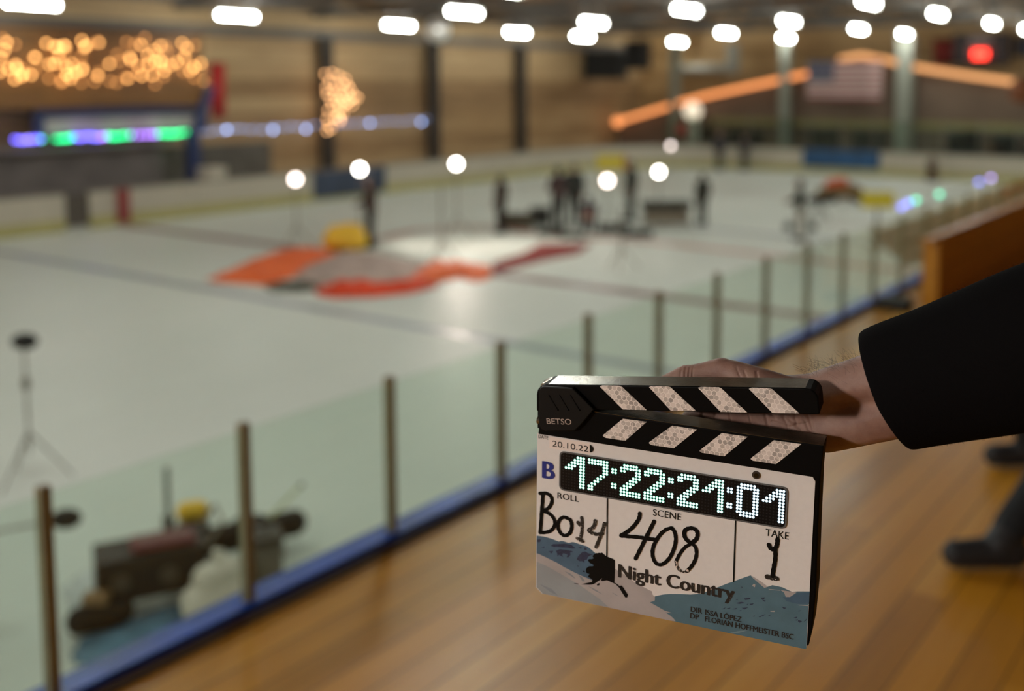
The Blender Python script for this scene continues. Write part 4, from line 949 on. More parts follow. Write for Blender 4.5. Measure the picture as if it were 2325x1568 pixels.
# ------------------------------------------------------------------ gear on the ice
YEL = mat('yellow_vinyl', lin((252, 206, 62)), .5, bump=.3, bscale=5)
g = at(784, 569); e = tag(empty('yellow_sack', g, R(35)), 'bulging yellow sack standing behind the orange cloth', 'sack')
grown('sack_body', [((-.32, 0, .27), .27, (.32, 0, .27), .27), ((-.3, .0, .48), .17, (.28, .02, .5), .2)], .03, 3, YEL, e)
MB().tube((-.15, 0, .62), (.15, 0, .68), .05).build('tied_neck', YEL, e)
def sheet(name, pix, label, m, h=.14, amp=.1, cell=.09, seed=0, cat='cloth', parent=None, freq=1.6):
    P = [at(x, y) for x, y in pix]; c = sum(P, Vector())/len(P)
    Q = [(p.x-c.x, p.y-c.y) for p in P]
    def inside(x, y):
        r = False
        for (x0, y0), (x1, y1) in zip(Q, Q[1:]+Q[:1]):
            if (y0 > y) != (y1 > y) and x < (x1-x0)*(y-y0)/(y1-y0)+x0: r = not r
        return r
    def edge(x, y):
        d = 9
        for (x0, y0), (x1, y1) in zip(Q, Q[1:]+Q[:1]):
            L = (x1-x0)**2+(y1-y0)**2; t = max(0, min(1, ((x-x0)*(x1-x0)+(y-y0)*(y1-y0))/L)); d = min(d, math.hypot(x-x0-t*(x1-x0), y-y0-t*(y1-y0)))
        return d
    x0, x1 = min(q[0] for q in Q), max(q[0] for q in Q); y0, y1 = min(q[1] for q in Q), max(q[1] for q in Q)
    nx, ny = int((x1-x0)/cell)+1, int((y1-y0)/cell)+1; idx = {}; V = []; Fc = []
    def vid(i, j):
        if (i, j) not in idx:
            x, y = x0+i*cell, y0+j*cell; ed = min(1, edge(x, y)/.35)
            n1 = abs(noise.noise(Vector((x*freq+seed, y*freq, seed)))); n2 = noise.noise(Vector((x*freq*2.7, y*freq*2.7+seed, 3.1)))
            idx[(i, j)] = len(V); V.append((x, y, .012+ed*(h*(.4+n1)+amp*(abs(n2)))))
        return idx[(i, j)]
    for i in range(nx):
        for j in range(ny):
            if inside(x0+(i+.5)*cell, y0+(j+.5)*cell): Fc.append((vid(i, j), vid(i+1, j), vid(i+1, j+1), vid(i, j+1)))
    o = MB().add(V, Fc).build(name, m, parent, True); o.location = (c.x, c.y, 0) if parent is None else Vector((c.x, c.y, 0))-parent.location
    mo = o.modifiers.new('t', 'SOLIDIFY'); mo.thickness = .008; mo.offset = -1
    if parent is None: tag(o, label, cat)
    return o
ORA = mat('orange_cloth', lin((255, 108, 40)), .65, var=.2, vscale=1.5)
ORB = mat('red_orange_cloth', lin((232, 74, 32)), .65, var=.2, vscale=1.5)
GRC = mat('grey_crumpled_cloth', lin((186, 166, 156)), .7, var=.3, vscale=1.2)
tent = tag(empty('collapsed_tent', at(800, 630)), 'collapsed orange and grey tent cloth spread in a heap on the ice', 'tent cloth')
sheet('orange_panel', [(470, 636), (545, 605), (610, 580), (660, 566), (720, 566), (765, 574), (755, 596), (700, 605), (660, 632), (600, 648), (560, 646), (500, 642)], 'orange cloth with a long pointed end spread on the ice, left part of the heap', ORA, .16, .12, seed=2, parent=tent)
sheet('grey_panel', [(668, 634), (690, 604), (750, 580), (800, 574), (860, 578), (930, 592), (975, 606), (940, 630), (900, 648), (820, 652), (740, 650), (700, 640)], 'crumpled pale grey cloth in the middle of the orange heap', GRC, .09, .12, seed=5, freq=2.2, parent=tent)
sheet('dark_panel', [(596, 650), (640, 640), (720, 638), (728, 656), (680, 664), (620, 662)], 'dark green mat in front of the grey crumpled cloth', mat('dark_mat_green', lin((70, 70, 56)), .8), .05, .04, seed=6, parent=tent)
sheet('red_orange_panel', [(718, 660), (740, 648), (800, 644), (900, 650), (940, 640), (985, 640), (990, 654), (920, 668), (840, 676), (760, 678), (724, 672)], 'red orange cloth roll along the front edge of the heap', ORB, .22, .12, seed=9, parent=tent)
sheet('orange_end_panel', [(930, 634), (958, 606), (1010, 602), (1108, 604), (1118, 630), (1085, 640), (1040, 632), (985, 642), (945, 646)], 'bright orange cloth at the right end of the heap beside the red carpet', ORA, .2, .12, seed=12, parent=tent)
cb = MB().prism([(p.x, p.y) for p in (at(1118, 624), at(1118, 598), at(1190, 574), at(1225, 554), at(1345, 554), at(1312, 577), at(1235, 592))], .004, .016).build('red_carpet', mat('red_carpet_pile', lin((126, 38, 34)), .9, var=.12, vscale=5)); tag(cb, 'dark red carpet strip on the ice behind the orange cloth', 'carpet')
# low gear behind
CASE = mat('olive_case', lin((84, 78, 60)), .6, var=.2, vscale=3); CASE2 = mat('dark_case', lin((52, 52, 46)), .6, var=.2, vscale=3)
def case(px, py, w, d, h, m, label, rz=30, name='equipment_case'):
    g = at(px, py); e = tag(empty(name, g, R(rz)), label, 'case')
    bevel(MB().box((-w/2, -d/2, .02), (w/2, d/2, h*.72)).build('case_body', m, e), .02)
    bevel(MB().box((-w/2, -d/2, h*.74), (w/2, d/2, h)).build('lid', m, e), .02)
    MB().tube((-.1, -d/2-.03, h*.5), (.1, -d/2-.03, h*.5), .015).build('handle', STEEL, e)
    MB().box((-w/2, -d/2, 0), (-w/2+.08, d/2, .02)).box((w/2-.08, -d/2, 0), (w/2, d/2, .02)).build('foot', BLACKM, e)
    return e
case(1176, 516, .9, .55, .42, CASE, 'olive flight case beside the person in dark brown clothes')
case(1226, 508, .6, .5, .50, CASE2, 'darker taller flight case just right of the olive one')
case(1250, 533, .7, .4, .16, CASE2, 'flat dark case lying in front of the standing pair')
case(1394, 527, .9, .6, .22, CASE2, 'long flat dark case lying right of the crouching person')
case(1300, 541, .6, .4, .12, CASE2, 'thin dark case lying in front of the crouching person')
case(1450, 536, .8, .5, .16, mat('teal_case', lin((60, 74, 72)), .6), 'flat teal grey case on the ice below the table')
g = at(1512, 513); e = tag(empty('folding_table', g, R(38)), 'table with a black top and pale boxes below it on the ice', 'table')
MB().box((-.72, -.35, .56), (.72, .35, .74)).build('tabletop', mat('black_table_cloth', lin((52, 52, 40)), .8), e)
MB().box((-.6, -.3, .12), (.6, .3, .5)).build('boxed_load', mat('tan_boxes', lin((138, 126, 110)), .7, var=.25, vscale=4), e)
for sx in (-.66, .62):
    for sy in (-.3, .26): MB().box((sx, sy, 0), (sx+.04, sy+.04, .56)).build('leg', STEEL, e)
g = at(1388, 402); e = tag(empty('sign_board', g, R(35)), 'yellow sign board with orange edge standing on the ice near the tall person', 'sign board')
MB().box((-.66, -.03, .28), (.66, .03, 1.02)).build('board', mat('yellow_board', lin((226, 204, 76)), .6), e)
MB().box((.55, -.035, .28), (.68, .035, 1.02)).build('edge_strip', mat('orange_edge', lin((176, 96, 52)), .6), e)
for sx in (-.5, .45): MB().box((sx, -.15, 0), (sx+.05, .15, .3)).build('leg', STEEL, e)
g = at(1990, 560); e = tag(empty('yellow_sign', g, R(30)), 'yellow sign on a grey pole behind the glass railing', 'sign')
MB().box((-.42, -.02, 1.02), (.42, .02, 1.44)).build('sign_panel', mat('yellow_sign_face', lin((236, 216, 62)), .5), e)
MB().tube((0, .03, 0), (0, .03, 1.3), .035).build('pole', STEEL, e); MB().tube((0, 0, 0), (0, 0, .04), .25, n=20).build('base', STEEL, e)
g = at(1905, 458); e = tag(empty('heaped_cart', g, R(35)), 'low cart heaped with brown and orange gear far down the ice', 'cart')
MB().box((-.8, -.4, .18), (.8, .4, .28)).build('platform', mat('cart_brown', lin((120, 100, 60)), .7), e)
grown('brown_load', [((-.6, 0, .35), .2, (.65, 0, .36), .22), ((-.2, 0, .5), .2, (.5, 0, .5), .16)], .04, 2, mat('brown_load_cloth', lin((128, 104, 66)), .8, var=.3), e)
grown('orange_load', [((-.35, 0, .62), .19, (.12, 0, .68), .2)], .03, 2, mat('orange_load_cloth', lin((206, 92, 60)), .7), e)
for sx in (-.6, .6):
    for sy in (-.32, .32): MB().tube((sx, sy-.03, .09), (sx, sy+.03, .09), .09, n=14).build('wheel', BLACKM, e)
g = at(1860, 497); e = tag(empty('camera_rig', g, R(60)), 'small dark camera rig on a low tripod beside the person in pale trousers', 'camera rig')
MB().box((-.4, -.12, .5), (.35, .12, .72)).build('camera_body', BLACKM, e)
MB().tube((.35, 0, .61), (.6, 0, .61), .09, .11, 16).build('lens', BLACKM, e)
for k in range(3): MB().tube((0, 0, .5), (.35*math.cos(k*2.1), .35*math.sin(k*2.1), .01), .02).build('leg', BLACKM, e)
for px, lab in ((1790, 'small dark bag on the ice on the left of the person in pale trousers'), (1842, 'small dark bag on the ice right of the person in pale trousers')):
    g = at(px, 524); e = tag(empty('dark_bag', (g.x, g.y, 0)), lab, 'bag')
    grown('bag_body', [((-.05, 0, .12), .11, (.05, 0, .12), .11)], .02, 3, mat('dark_bag_cloth', lin((52, 60, 60)), .8), e); MB().path([(-.06, 0, .2), (-.03, 0, .32), (.03, 0, .32), (.06, 0, .2)], .012, 6).build('handle', BLACKM, e)

# ------------------------------------------------------------------ film gear just below the railing, seen through the glass
def near_load():
    g = at(345, 1372); e = tag(empty('equipment_cart', g, R(62)), 'dark brown equipment cart on the ice just below the glass railing', 'cart')
    b = bevel(MB().box((-.42, -.22, .16), (.42, .22, .52)).build('cabinet', mat('cart_dark_brown', lin((38, 29, 22)), .6, var=.2), e), .015)
    for sx, sy in ((-.34, -.16), (.34, -.16), (-.34, .16), (.34, .16)): MB().tube((sx, sy-.02, .075), (sx, sy+.02, .075), .075, n=16).build('wheel', BLACKM, e)
    for sx in (-.24, .12): MB().tube((sx, -.235, .33), (sx, -.22, .33), .07, n=16).build('dial', mat('cart_dial', lin((92, 80, 66)), .5), e)
    MB().path([(.42, -.2, .5), (.55, -.2, .68), (.55, .2, .68), (.42, .2, .5)], .014).build('handle', STEEL, e)
    e = tag(empty('red_folder', g+Vector((0, 0, .525)), R(62)), 'dark red folder lying on top of the brown equipment cart', 'folder')
    MB().box((-.14, -.15, 0), (.34, .12, .035)).build('cover', mat('dark_red_cover', lin((128, 40, 48)), .6), e); MB().box((-.12, -.14, .036), (.32, .1, .05)).build('papers', mat('papers', lin((120, 80, 80)), .7), e)
    e = tag(empty('cloth_bundle', g+Vector((-.33, -.02, .53)).xyz, R(62)), 'soft black bundle on the near end of the brown cart', 'bundle')
    g2 = at(222, 1434); e.location = g2
    grown('bundle_cloth', [((-.12, 0, .12), .11, (.16, .02, .13), .12)], .012, 3, mat('black_bundle', lin((30, 24, 18)), .8), e); e['label'] = 'small dark bundle on the ice at the near end of the brown cart'
    e = tag(empty('wooden_block', g2+Vector((0, 0, .245)), R(40)), 'small tan wooden block resting on the dark bundle', 'block'); MB().box((-.09, -.06, 0), (.09, .06, .07)).build('block_body', mat('tan_wood', lin((150, 118, 80)), .6), e)
    g = at(496, 1398); e = tag(empty('white_bag', g, R(75)), 'bulging white plastic bag between the brown cart and the grey box', 'bag')
    grown('bag_body', [((-.14, 0, .16), .16, (.15, 0, .17), .16), ((-.08, 0, .34), .12, (.1, 0, .36), .11)], .014, 3, mat('white_plastic', lin((228, 222, 206)), .4, bump=.4, bscale=12), e)
    MB().tube((0, 0, .44), (.02, 0, .54), .03, .05).build('tied_neck', mat('white_plastic', (.6, .6, .5)), e)
    g = at(600, 1318); e = tag(empty('grey_case', g, R(60)), 'grey upright box with a dark lid at the far end of the gear row', 'case')
    bevel(MB().box((-.14, -.15, .02), (.14, .15, .36)).build('case_body', mat('grey_case_shell', lin((112, 106, 94)), .5, var=.15), e), .015); bevel(MB().box((-.15, -.16, .365), (.15, .16, .44)).build('lid', mat('dark_lid', lin((62, 58, 50)), .5), e), .012)
    MB().tube((-.06, 0, .45), (.06, 0, .45), .012).build('handle', BLACKM, e)
    g = at(566, 1268); e = tag(empty('black_duffel', g, R(62)), 'long black duffel bag lying behind the white bag and grey box', 'bag')
    grown('duffel_body', [((-.42, .05, .20), .13, (.42, .05, .24), .12)], .016, 3, mat('black_duffel_cloth', lin((34, 31, 28)), .8, bump=.3), e); MB().path([(-.2, 0, .3), (-.1, -.02, .4), (.1, -.02, .4), (.2, 0, .3)], .014, 6).build('handle', BLACKM, e)
    e.location = e.location+Vector((0, 0, 0))
    g = at(440, 1272); e = tag(empty('yellow_bag', g, R(40)), 'small yellow bag on a dark stool behind the brown cart', 'bag')
    MB().box((-.12, -.12, .02), (.12, .12, .36)).build('stool_box', mat('stool_dark', lin((74, 68, 62)), .6), e)
    grown('bag_body', [((-.05, 0, .46), .09, (.06, 0, .47), .09)], .01, 3, YEL, e)
    g = at(388, 1330); e = tag(empty('short_pole', g), 'short dark green upright pole behind the brown cart', 'pole')
    MB().tube((0, 0, 0), (0, 0, 1.05), .022).build('shaft', mat('pole_green', lin((96, 106, 96)), .5), e); MB().tube((0, 0, .35), (0, 0, .62), .045).build('grip', BLACKM, e); MB().tube((0, 0, 0), (0, 0, .03), .12, n=16).build('base', BLACKM, e)
    g = at(648, 1256); e = tag(empty('yellow_stick', g), 'pale yellow stick leaning up from the far end of the gear row', 'stick')
    p0 = at(612, 1175, .52)-g; p1 = at(680, 1105, .66)-g
    MB().tube(p0, p1, .014).build('shaft', mat('pale_yellow_stick', lin((190, 196, 140)), .5), e); MB().tube(p1, p1+(p1-p0).normalized()*.04, .018).build('tip', BLACKM, e)
    MB().tube((0, 0, 0), p0, .012).build('support', STEEL, e)
near_load()
BT = mat('blue_tarp_cloth', lin((88, 128, 154)), .6, var=.3, vscale=5)
sheet('blue_tarp', [(162, 1488), (190, 1450), (270, 1420), (340, 1388), (400, 1372), (430, 1392), (400, 1430), (330, 1465), (270, 1492), (210, 1512), (175, 1510)], 'crumpled grey blue tarp on the ice in front of the brown cart', BT, .1, .07, .03, seed=21, freq=5)
sheet('plastic_sheet', [(140, 1340), (200, 1290), (240, 1310), (250, 1360), (215, 1400), (165, 1400)], 'pale crumpled plastic sheet on the ice left of the brown cart', mat('pale_plastic', lin((186, 194, 192)), .3), .06, .05, .03, seed=24, freq=5)
def head(e, h):
    MB().ball((.02, 0, h+.02), .155, 18, 12, (1.05, .8, .55)).build('round_head', mat('black_fur', lin((30, 30, 26)), .9), e)
    MB().tube((0, 0, h-.5), (0, 0, h-.38), .04).build('clamp', STEEL, e)
stand(70, 1090, 778, 'tall thin stand with a round black head on the ice at the left edge', .013, 'microphone_stand', head)
p0, p1 = at(-60, 1215, .9), at(150, 1177, .9)
e = tag(empty('boom_pole', p0), 'thin boom pole with a black furry end behind the nearest railing post', 'boom pole')
d = p1-p0
MB().tube((0, 0, 0), d, .013).build('shaft', mat('boom_grey', lin((150, 140, 134)), .5), e)
MB().ball(d, .1, 16, 12, (1.3, 1.1, .7)).build('furry_end', mat('black_fur', (.01, .01, .01)), e)
MB().tube((0, 0, -.9), (0, 0, 0), .02).build('support', STEEL, e)
# ------------------------------------------------------------------ the clapper slate
SO = Vector((-0.42969, 0.74769, 3.84829))
SX, SY, SZ = Vector((0.964758, 0.260863, -0.034533)), Vector((0.047896, -0.045044, 0.997836)), Vector((0.258743, -0.964325, -0.055951))
slate = empty('clapper_slate'); tag(slate, 'digital clapper slate with lit time display held open in front of the railing', 'clapperboard')
SM = Matrix(((SX.x, SY.x, SZ.x, SO.x), (SX.y, SY.y, SZ.y, SO.y), (SX.z, SY.z, SZ.z, SO.z), (0, 0, 0, 1)))
slate.matrix_world = SM
mm = lambda L: [(x/1000, y/1000) for x, y in L]
SHELL = mat('black_slate_shell', (.0035, .0035, .0035), .5, spec=.06, bump=.06, bscale=900)
SEDGE = mat('worn_black_metal', (.20, .185, .15), .24, .85, var=.4, vscale=60, bump=.05, bscale=400)
PANEL = mat('slate_panel', (.75, .722, .708), .45, spec=.3, var=.02, vscale=200)
# body behind the panel
o = MB().prism(mm([(-117.2, 4.5), (-113, .6), (116, .6), (119.2, 3), (121.4, 20), (122.6, 50), (121.6, 100), (121.2, 148.5), (-117.3, 148.5)]), -.026, -.0008).build('housing', SHELL, slate); bevel(o, .0012)
# printed front panel
pn = MB().prism(mm([(-117.5, 147.8), (-117.5, 5), (-112, 0), (115.5, 0), (117, .6), (117.8, 2.2), (117.5, 143.5), (114.8, 147.8)]), -.0007, 0).build('front_panel', PANEL, slate)
INK = {'blue': mat('print_blue', lin((70, 100, 124)), .45, var=.12, vscale=60), 'teal': mat('print_teal', lin((78, 112, 128)), .45, var=.12, vscale=45), 'dteal': mat('print_deep_teal', lin((64, 94, 118)), .45, var=.12, vscale=60),
       'snow': mat('print_snow', lin((168, 162, 162)), .45, var=.12, vscale=28), 'navy': mat('print_navy', lin((38, 50, 78)), .45, var=.3, vscale=400), 'shade': mat('print_shade', lin((128, 136, 142)), .45, var=.1, vscale=60),
       'shade2': mat('print_pale_teal', lin((112, 138, 148)), .45), 'rock': mat('print_black', (.005, .005, .005), .5, spec=.1)}
b = MB()
b.use(mat('print_snow_shadow', lin((146, 152, 156)), .45, var=.1, vscale=28)).poly(mm([(-117, 29), (-108, 27), (-94, 22), (-76, 15), (-58, 6), (-50, .3), (-111, .3), (-116.8, 5)]), .00014)
for k_, layer, pts in POLYS: b.use(INK[k_]).poly(mm(pts), .0001*layer)
b.build('printed_landscape', None, pn)
BLK = mat('print_ink', (.008, .009, .008), .5, spec=.1); BLU = mat('print_blue_ink', lin((22, 42, 128)), .45); WORN = worn('worn_title_ink', (.010, .010, .011), lin((150, 150, 148)), 620., .67)
groups = {}
for s_, x0, y0, w, cap, font, grp in TEXTS:
    V, F = lettering(s_, x0/1000, y0/1000, w/1000, cap/1000, 0.)
    k_ = (.05, .21, .14)[font]*cap/12
    for i, (dx, dy) in enumerate(((-1, 0), (-.35, .5), (.35, -.5), (1, 0), (0, 0)) if font else ((-.5, 0), (.5, 0))):
        groups.setdefault(grp, MB()).add([(x+dx*k_*3.4/1000, y+dy*k_*1.6/1000, .00042+i*3e-6) for x, y in V], F)
groups['print'].build('small_captions', BLK, pn); groups['blue'].build('blue_letter', BLU, pn); groups['title'].build('title_lettering', WORN, pn)
b = MB()
for pts, w in DIVIDERS:
    (xa, ya), (xb, yb) = mm(pts); h = w/2000
    b.add([(xa-h, ya, .00044), (xb-h, yb, .00044), (xb+h, yb, .00044), (xa+h, ya, .00044)], [(0, 1, 2, 3)])
b.add([(x/1000, y/1000, .0005) for x, y in [(-69.6, 144.6), (-68.6, 144.6), (-67.0, 143.4), (-66.2, 141.6), (-66.7, 139.6), (-68.1, 138.2), (-69.5, 138.0)]], [tuple(range(7))])
b.build('divider_lines', BLK, pn)
MARK = mat('marker_ink', (.005, .005, .005), .5, spec=.1); MARKW = worn('worn_marker_ink', (.010, .010, .010), (.72, .62, .57), 700., .635); MARKF = worn('faded_marker_ink', (.012, .012, .012), (.70, .60, .55), 420., .50)
for nm, i0, i1 in (('written_roll_number', 0, 9), ('written_scene_number', 9, 17), ('written_take_number', 17, 20)):
    b = MB()
    for i, (w, pts, kind) in list(enumerate(STROKES))[i0:i1]: b.use((MARK, MARKW, MARKF)[kind]).stroke(mm(pts), w/1000*1.32, .0006+i*2e-6)
    b.build(nm, None, pn)
# date tape
b = MB().poly(mm([(-106, 146.2), (-69.6, 146.2), (-69.6, 135.9), (-106, 135.9)]), .0003); b.build('date_tape', mat('date_tape', (.83, .73, .68), .35), pn)
# light sensor
b = MB().use(mat('sensor_ring', (.03, .025, .022), .35)).tube((.0712, .1415, 0), (.0712, .1415, .0012), .0032, n=24); b.use(mat('sensor_eye', (.004, .004, .004), .15)).tube((.0714, .1413, .0012), (.0714, .1413, .0015), .0019, n=20); b.build('light_sensor', None, slate)

# time display
def rounded(x0, y0, x1, y1, r, n=5):
    P = []
    for cx, cy, a in ((x1-r, y1-r, 0), (x0+r, y1-r, 90), (x0+r, y0+r, 180), (x1-r, y0+r, 270)):
        for k_ in range(n+1): t = R(a+90*k_/n); P.append((cx+r*math.cos(t), cy+r*math.sin(t)))
    return P
disp = MB().prism(rounded(-.0962, .1002, .0967, .1350, .0042), 0, .0009).build('time_display', mat('display_window', (.004, .006, .009), .15, spec=.2), slate)
fr = MB(); oo = rounded(-.0966, .0998, .0971, .1355, .0045); ii = rounded(-.0953, .1011, .0958, .1341, .0034); n = len(oo)
fr.add([(x, y, .0010) for x, y in oo]+[(x, y, .0010) for x, y in ii], [(k_, (k_+1) % n, n+(k_+1) % n, n+k_) for k_ in range(n)]); fr.build('window_edge', mat('window_edge_plastic', (.10, .11, .12), .25), disp)
DOT = .002635; DX0, DY0 = -.0904, .13163
DOFF = mat('unlit_dot', (.011, .014, .018), .3, spec=.2)
G = {'1': ['....xxx', '...xxxx', '..xxxxx', '.xxx.xx', 'xxx..xx']+['.....xx']*6,
     '7': ['xxxxxxx', 'xxxxxxx', '.....xx', '.....xx', '.....xx', '....xx.', '...xx..', '..xx...', '.xx....', 'xx.....', 'xx.....'],
     '2': ['.xxxxx.', 'xxxxxxx', 'xx...xx', '.....xx', '....xxx', '...xxx.', '..xxx..', '.xxx...', 'xxx....', 'xxxxxxx', 'xxxxxxx'],
     '0': ['.xxxxx.', 'xxxxxxx', 'xx...xx', 'xx...xx', 'xx...xx', 'xx...xx', 'xx...xx', 'xx...xx', 'xx...xx', 'xxxxxxx', '.xxxxx.']}
LITG = [glow('lit_dot_%d' % i, c, 1.5) for i, c in enumerate([(.72, 1.0, .84), (.80, 1.0, .90), (.90, .98, 1.0)])]
RIM = [glow('dot_rim_%d' % i, c, .55) for i, c in enumerate([(.02, .55, .34), (.08, .50, .40), (.22, .42, .52)])]
def disc(b, x, y, r, z, n=14): b.add([(x+r*math.cos(2*math.pi*t/n), y+r*math.sin(2*math.pi*t/n), z) for t in range(n)], [tuple(range(n))])
lit = set(); cols_ = [-.0904, -.0696, -.0411, -.0203, .0081, .0288, .0573, .0779]
for k_, (ch, x0) in enumerate(zip('17222101', cols_)):
    b = MB(); tone = 0 if k_ < 4 else (1 if k_ < 6 else 2)
    for r_, row in enumerate(G[ch]):
        for c_, q in enumerate(row):
            if q != 'x': continue
            x, y = x0+c_*DOT, DY0-r_*.002615
            b.use(RIM[tone]); disc(b, x, y, .00128, .00105); b.use(LITG[tone]); disc(b, x, y, .00100, .00110)
    b.build('lit_digit', None, disp)
for k_, x0 in enumerate((-.0488, .0003, .0494)):
    b = MB()
    for r_ in (2, 3, 7, 8):
        for c_ in (0, 1):
            x, y = x0+c_*DOT, DY0-r_*.002615
            b.use(RIM[min(2, k_)]); disc(b, x, y, .00128, .00105); b.use(LITG[min(2, k_)]); disc(b, x, y, .00100, .00110)
    b.build('lit_colon', None, disp)
b = MB()
for r_ in range(-1, 12):
    for c_ in range(71): disc(b, -.0929+c_*DOT, DY0-r_*.002615, .0008, .00095, 6)
b.build('unlit_dots', DOFF, disp)

# fixed lower stick
o = MB().prism(mm([(-115.5, 148.0), (-113.8, 163), (-80, 172.5), (-66, 175.0), (122.8, 175.0), (121.6, 148.0)]), -.0185, .003).build('fixed_stick', SHELL, slate); bevel(o, .0008); low = o
MB().box((-.066, .1750, -.0185), (.1225, .1752, .0022)).build('striking_edge', SEDGE, low)
b = MB()
for q in [[(-40.2,173.1),(-19.6,173.5),(-37.2,154.7),(-40,154.3),(-55.2,154.3),(-57.2,155.6),(-56.6,156.8)],[(1.8,173.4),(22.6,173.3),(3.8,154.4),(-15.2,154.2),(-17.4,155.6),(-16.6,156.8)],[(42.9,173.5),(63.6,173.4),(45.6,154.2),(27.2,154.2),(25.2,155.4),(26.0,156.6)],[(84.3,173.7),(105.7,173.9),(86.9,154.3),(68.6,154.2),(66.8,155.4),(67.6,156.6)]]:
    b.prism(mm(q), .003, .0033)
b.build('reflective_stripe', HEX, low)
# hinged upper stick, opened about seven degrees
up_pts = [(-117.2,168.5),(-117.4,183),(-116.4,187.6),(-113.6,190.9),(-109.5,192.8),(-104.6,193.6),(-46.2,200.9),(27.6,209.9),(106.5,219.4),(110.5,219.2),(113.9,217.4),(116.2,214.6),(117.2,210.5),(118.5,199.9),(28.3,188.6),(-64.2,177.2),(-80,168)]
o = MB().prism(mm(up_pts), -.0225, .003).build('hinged_stick', SHELL, slate); bevel(o, .0011); ups = o
# bare worn metal along its top
tp = [(-107,193.45),(-46.2,201.05),(27.6,210.05),(106.5,219.55)]
b = MB()
for (xa, ya), (xb, yb) in zip(mm(tp), mm(tp)[1:]): b.add([(xa, ya, .0018), (xb, yb, .0018), (xb, yb, -.0215), (xa, ya, -.0215)], [(0, 1, 2, 3)])
b.build('striking_back', SEDGE, ups)
b = MB()
for q in [[(-60.8,198.2),(-58.6,199.5),(-44.2,201.2),(-42.2,201.1),(-19.9,183.6),(-40.4,181.2)],[(-18.4,203.4),(-16.4,204.6),(-2.6,206.2),(-.6,205.9),(21.4,188.7),(.3,186.1)],[(22.2,208.4),(24.4,209.6),(38.8,211.2),(41,210.6),(62.4,193.6),(41,191)],[(63,213.2),(65.2,214.4),(79,216),(81.2,215.4),(103.1,198.7),(82.3,196.1)]]:
    b.prism(mm(q), .003, .0033)
b.build('reflective_stripe', HEX, ups)
o = MB().prism(mm([(-113.2,189.8),(-111.8,191.6),(-109.5,192.6),(-83.3,194.8),(-64.3,179.0),(-75.6,163.6),(-80.9,157.9),(-107.8,153.6),(-111.5,155.0),(-113.4,159.4)]), .003, .0072).build('hinge_cap', mat('hinge_cap_plastic', (.006, .006, .006), .5, spec=.15, bump=.05, bscale=800), slate); bevel(o, .0008); hc = o
b = MB()
for dx in (0, 9.6, 19.4):
    xa, ya, xb, yb = -104.6+dx, 186.4+dx*.13, -96.2+dx, 174.2+dx*.13
    b.tube((xa/1000, ya/1000, .0072), (xb/1000, yb/1000, .0072), .0005, n=6).ball((xb/1000, yb/1000, .0072), .0009, 8, 6)
b.build('grip_ridges', SHELL, hc)
V, F = lettering('BETSO', -.1059, .1604, .0224, .0049, .004, R(6.5)); MB().add([(x, y, .00735) for x, y in V], F).build('maker_lettering', mat('grey_lettering', lin((176, 160, 150)), .5), hc)
o = MB().prism(mm([(-119.8,160),(-119.8,184),(-118.8,187.4),(-116.6,190.2),(-112.5,192),(-104,192.8),(-104,168),(-117.6,160)]), -.021, -.0095).build('hinge_plate', SEDGE, slate); bevel(o, .001)
o = MB().prism(mm([(-119.2,150),(-119.2,167),(-117,170),(-110,170),(-110,150)]), -.020, -.004).build('hinge_knuckle', SHELL, slate); bevel(o, .001)
MB().tube((-.1185, .158, -.003), (-.1135, .158, -.003), .003, n=12).tube((-.0955, .172, .0072), (-.0955, .172, .0074), .0001).build('hinge_screw', SEDGE, slate)

# ------------------------------------------------------------------ the person holding it: right arm across from the right
def S(x, y, z): return SM @ Vector((x/1000, y/1000, z/1000))
W1, W2 = (109, 199, -50), (121, 168, -50)
ax_ = Vector((.90, .42, .06)).normalized(); perp = Vector((-.42, .90, 0)).normalized()
wc = Vector((126, 186, -52)); el = wc+ax_*262
def L3(v): return S(v.x, v.y, v.z)
caps = []
def cap(a, ra, c, rb): caps.append((S(*a), ra/1000, S(*c), rb/1000))
# palm: four hand bones, thumb mount and little finger mount
cap((106, 197, -54), 15.5, (36, 186, -55), 12.5); cap((108, 187, -54), 16, (44, 172, -53), 12.5); cap((110, 176, -53), 16, (54, 158, -52), 12); cap((112, 165, -52), 15, (66, 147, -50), 11)
cap((104, 194, -44), 14, (62, 203, -42), 13.5); cap((62, 203, -42), 13.5, (40, 208, -43), 11.5)
cap((110, 163, -46), 15, (76, 148, -47), 12)
# thumb along the top
cap((66, 199, -44), 13.5, (31, 209.5, -44), 10.8); cap((31, 209.5, -44), 10.6, (14, 205.0, -42), 8.8); cap((14, 205, -42), 8.8, (1.5, 201, -40), 9.2); cap((1.5, 201, -40), 10.2, (-22, 189, -37), 7.6)
# fingers bent down behind the board, pads on its back
for m_, p_, d_, t_, r_ in (((36, 186, -55), (4, 158, -54), (-8, 140, -43), (-12, 127, -36), 9.3), ((44, 172, -54), (10, 140, -52), (-4, 122, -42), (-10, 108, -35.5), 9.6),
                           ((54, 158, -53), (22, 127, -51), (8, 110, -42), (2, 97, -35.5), 9.2), ((66, 147, -51), (40, 120, -49), (29, 106, -41), (24, 95, -35), 8.0)):
    cap(m_, r_+1.4, p_, r_); cap(p_, r_, d_, r_-.6); cap(d_, r_-.6, t_, r_-1.6)
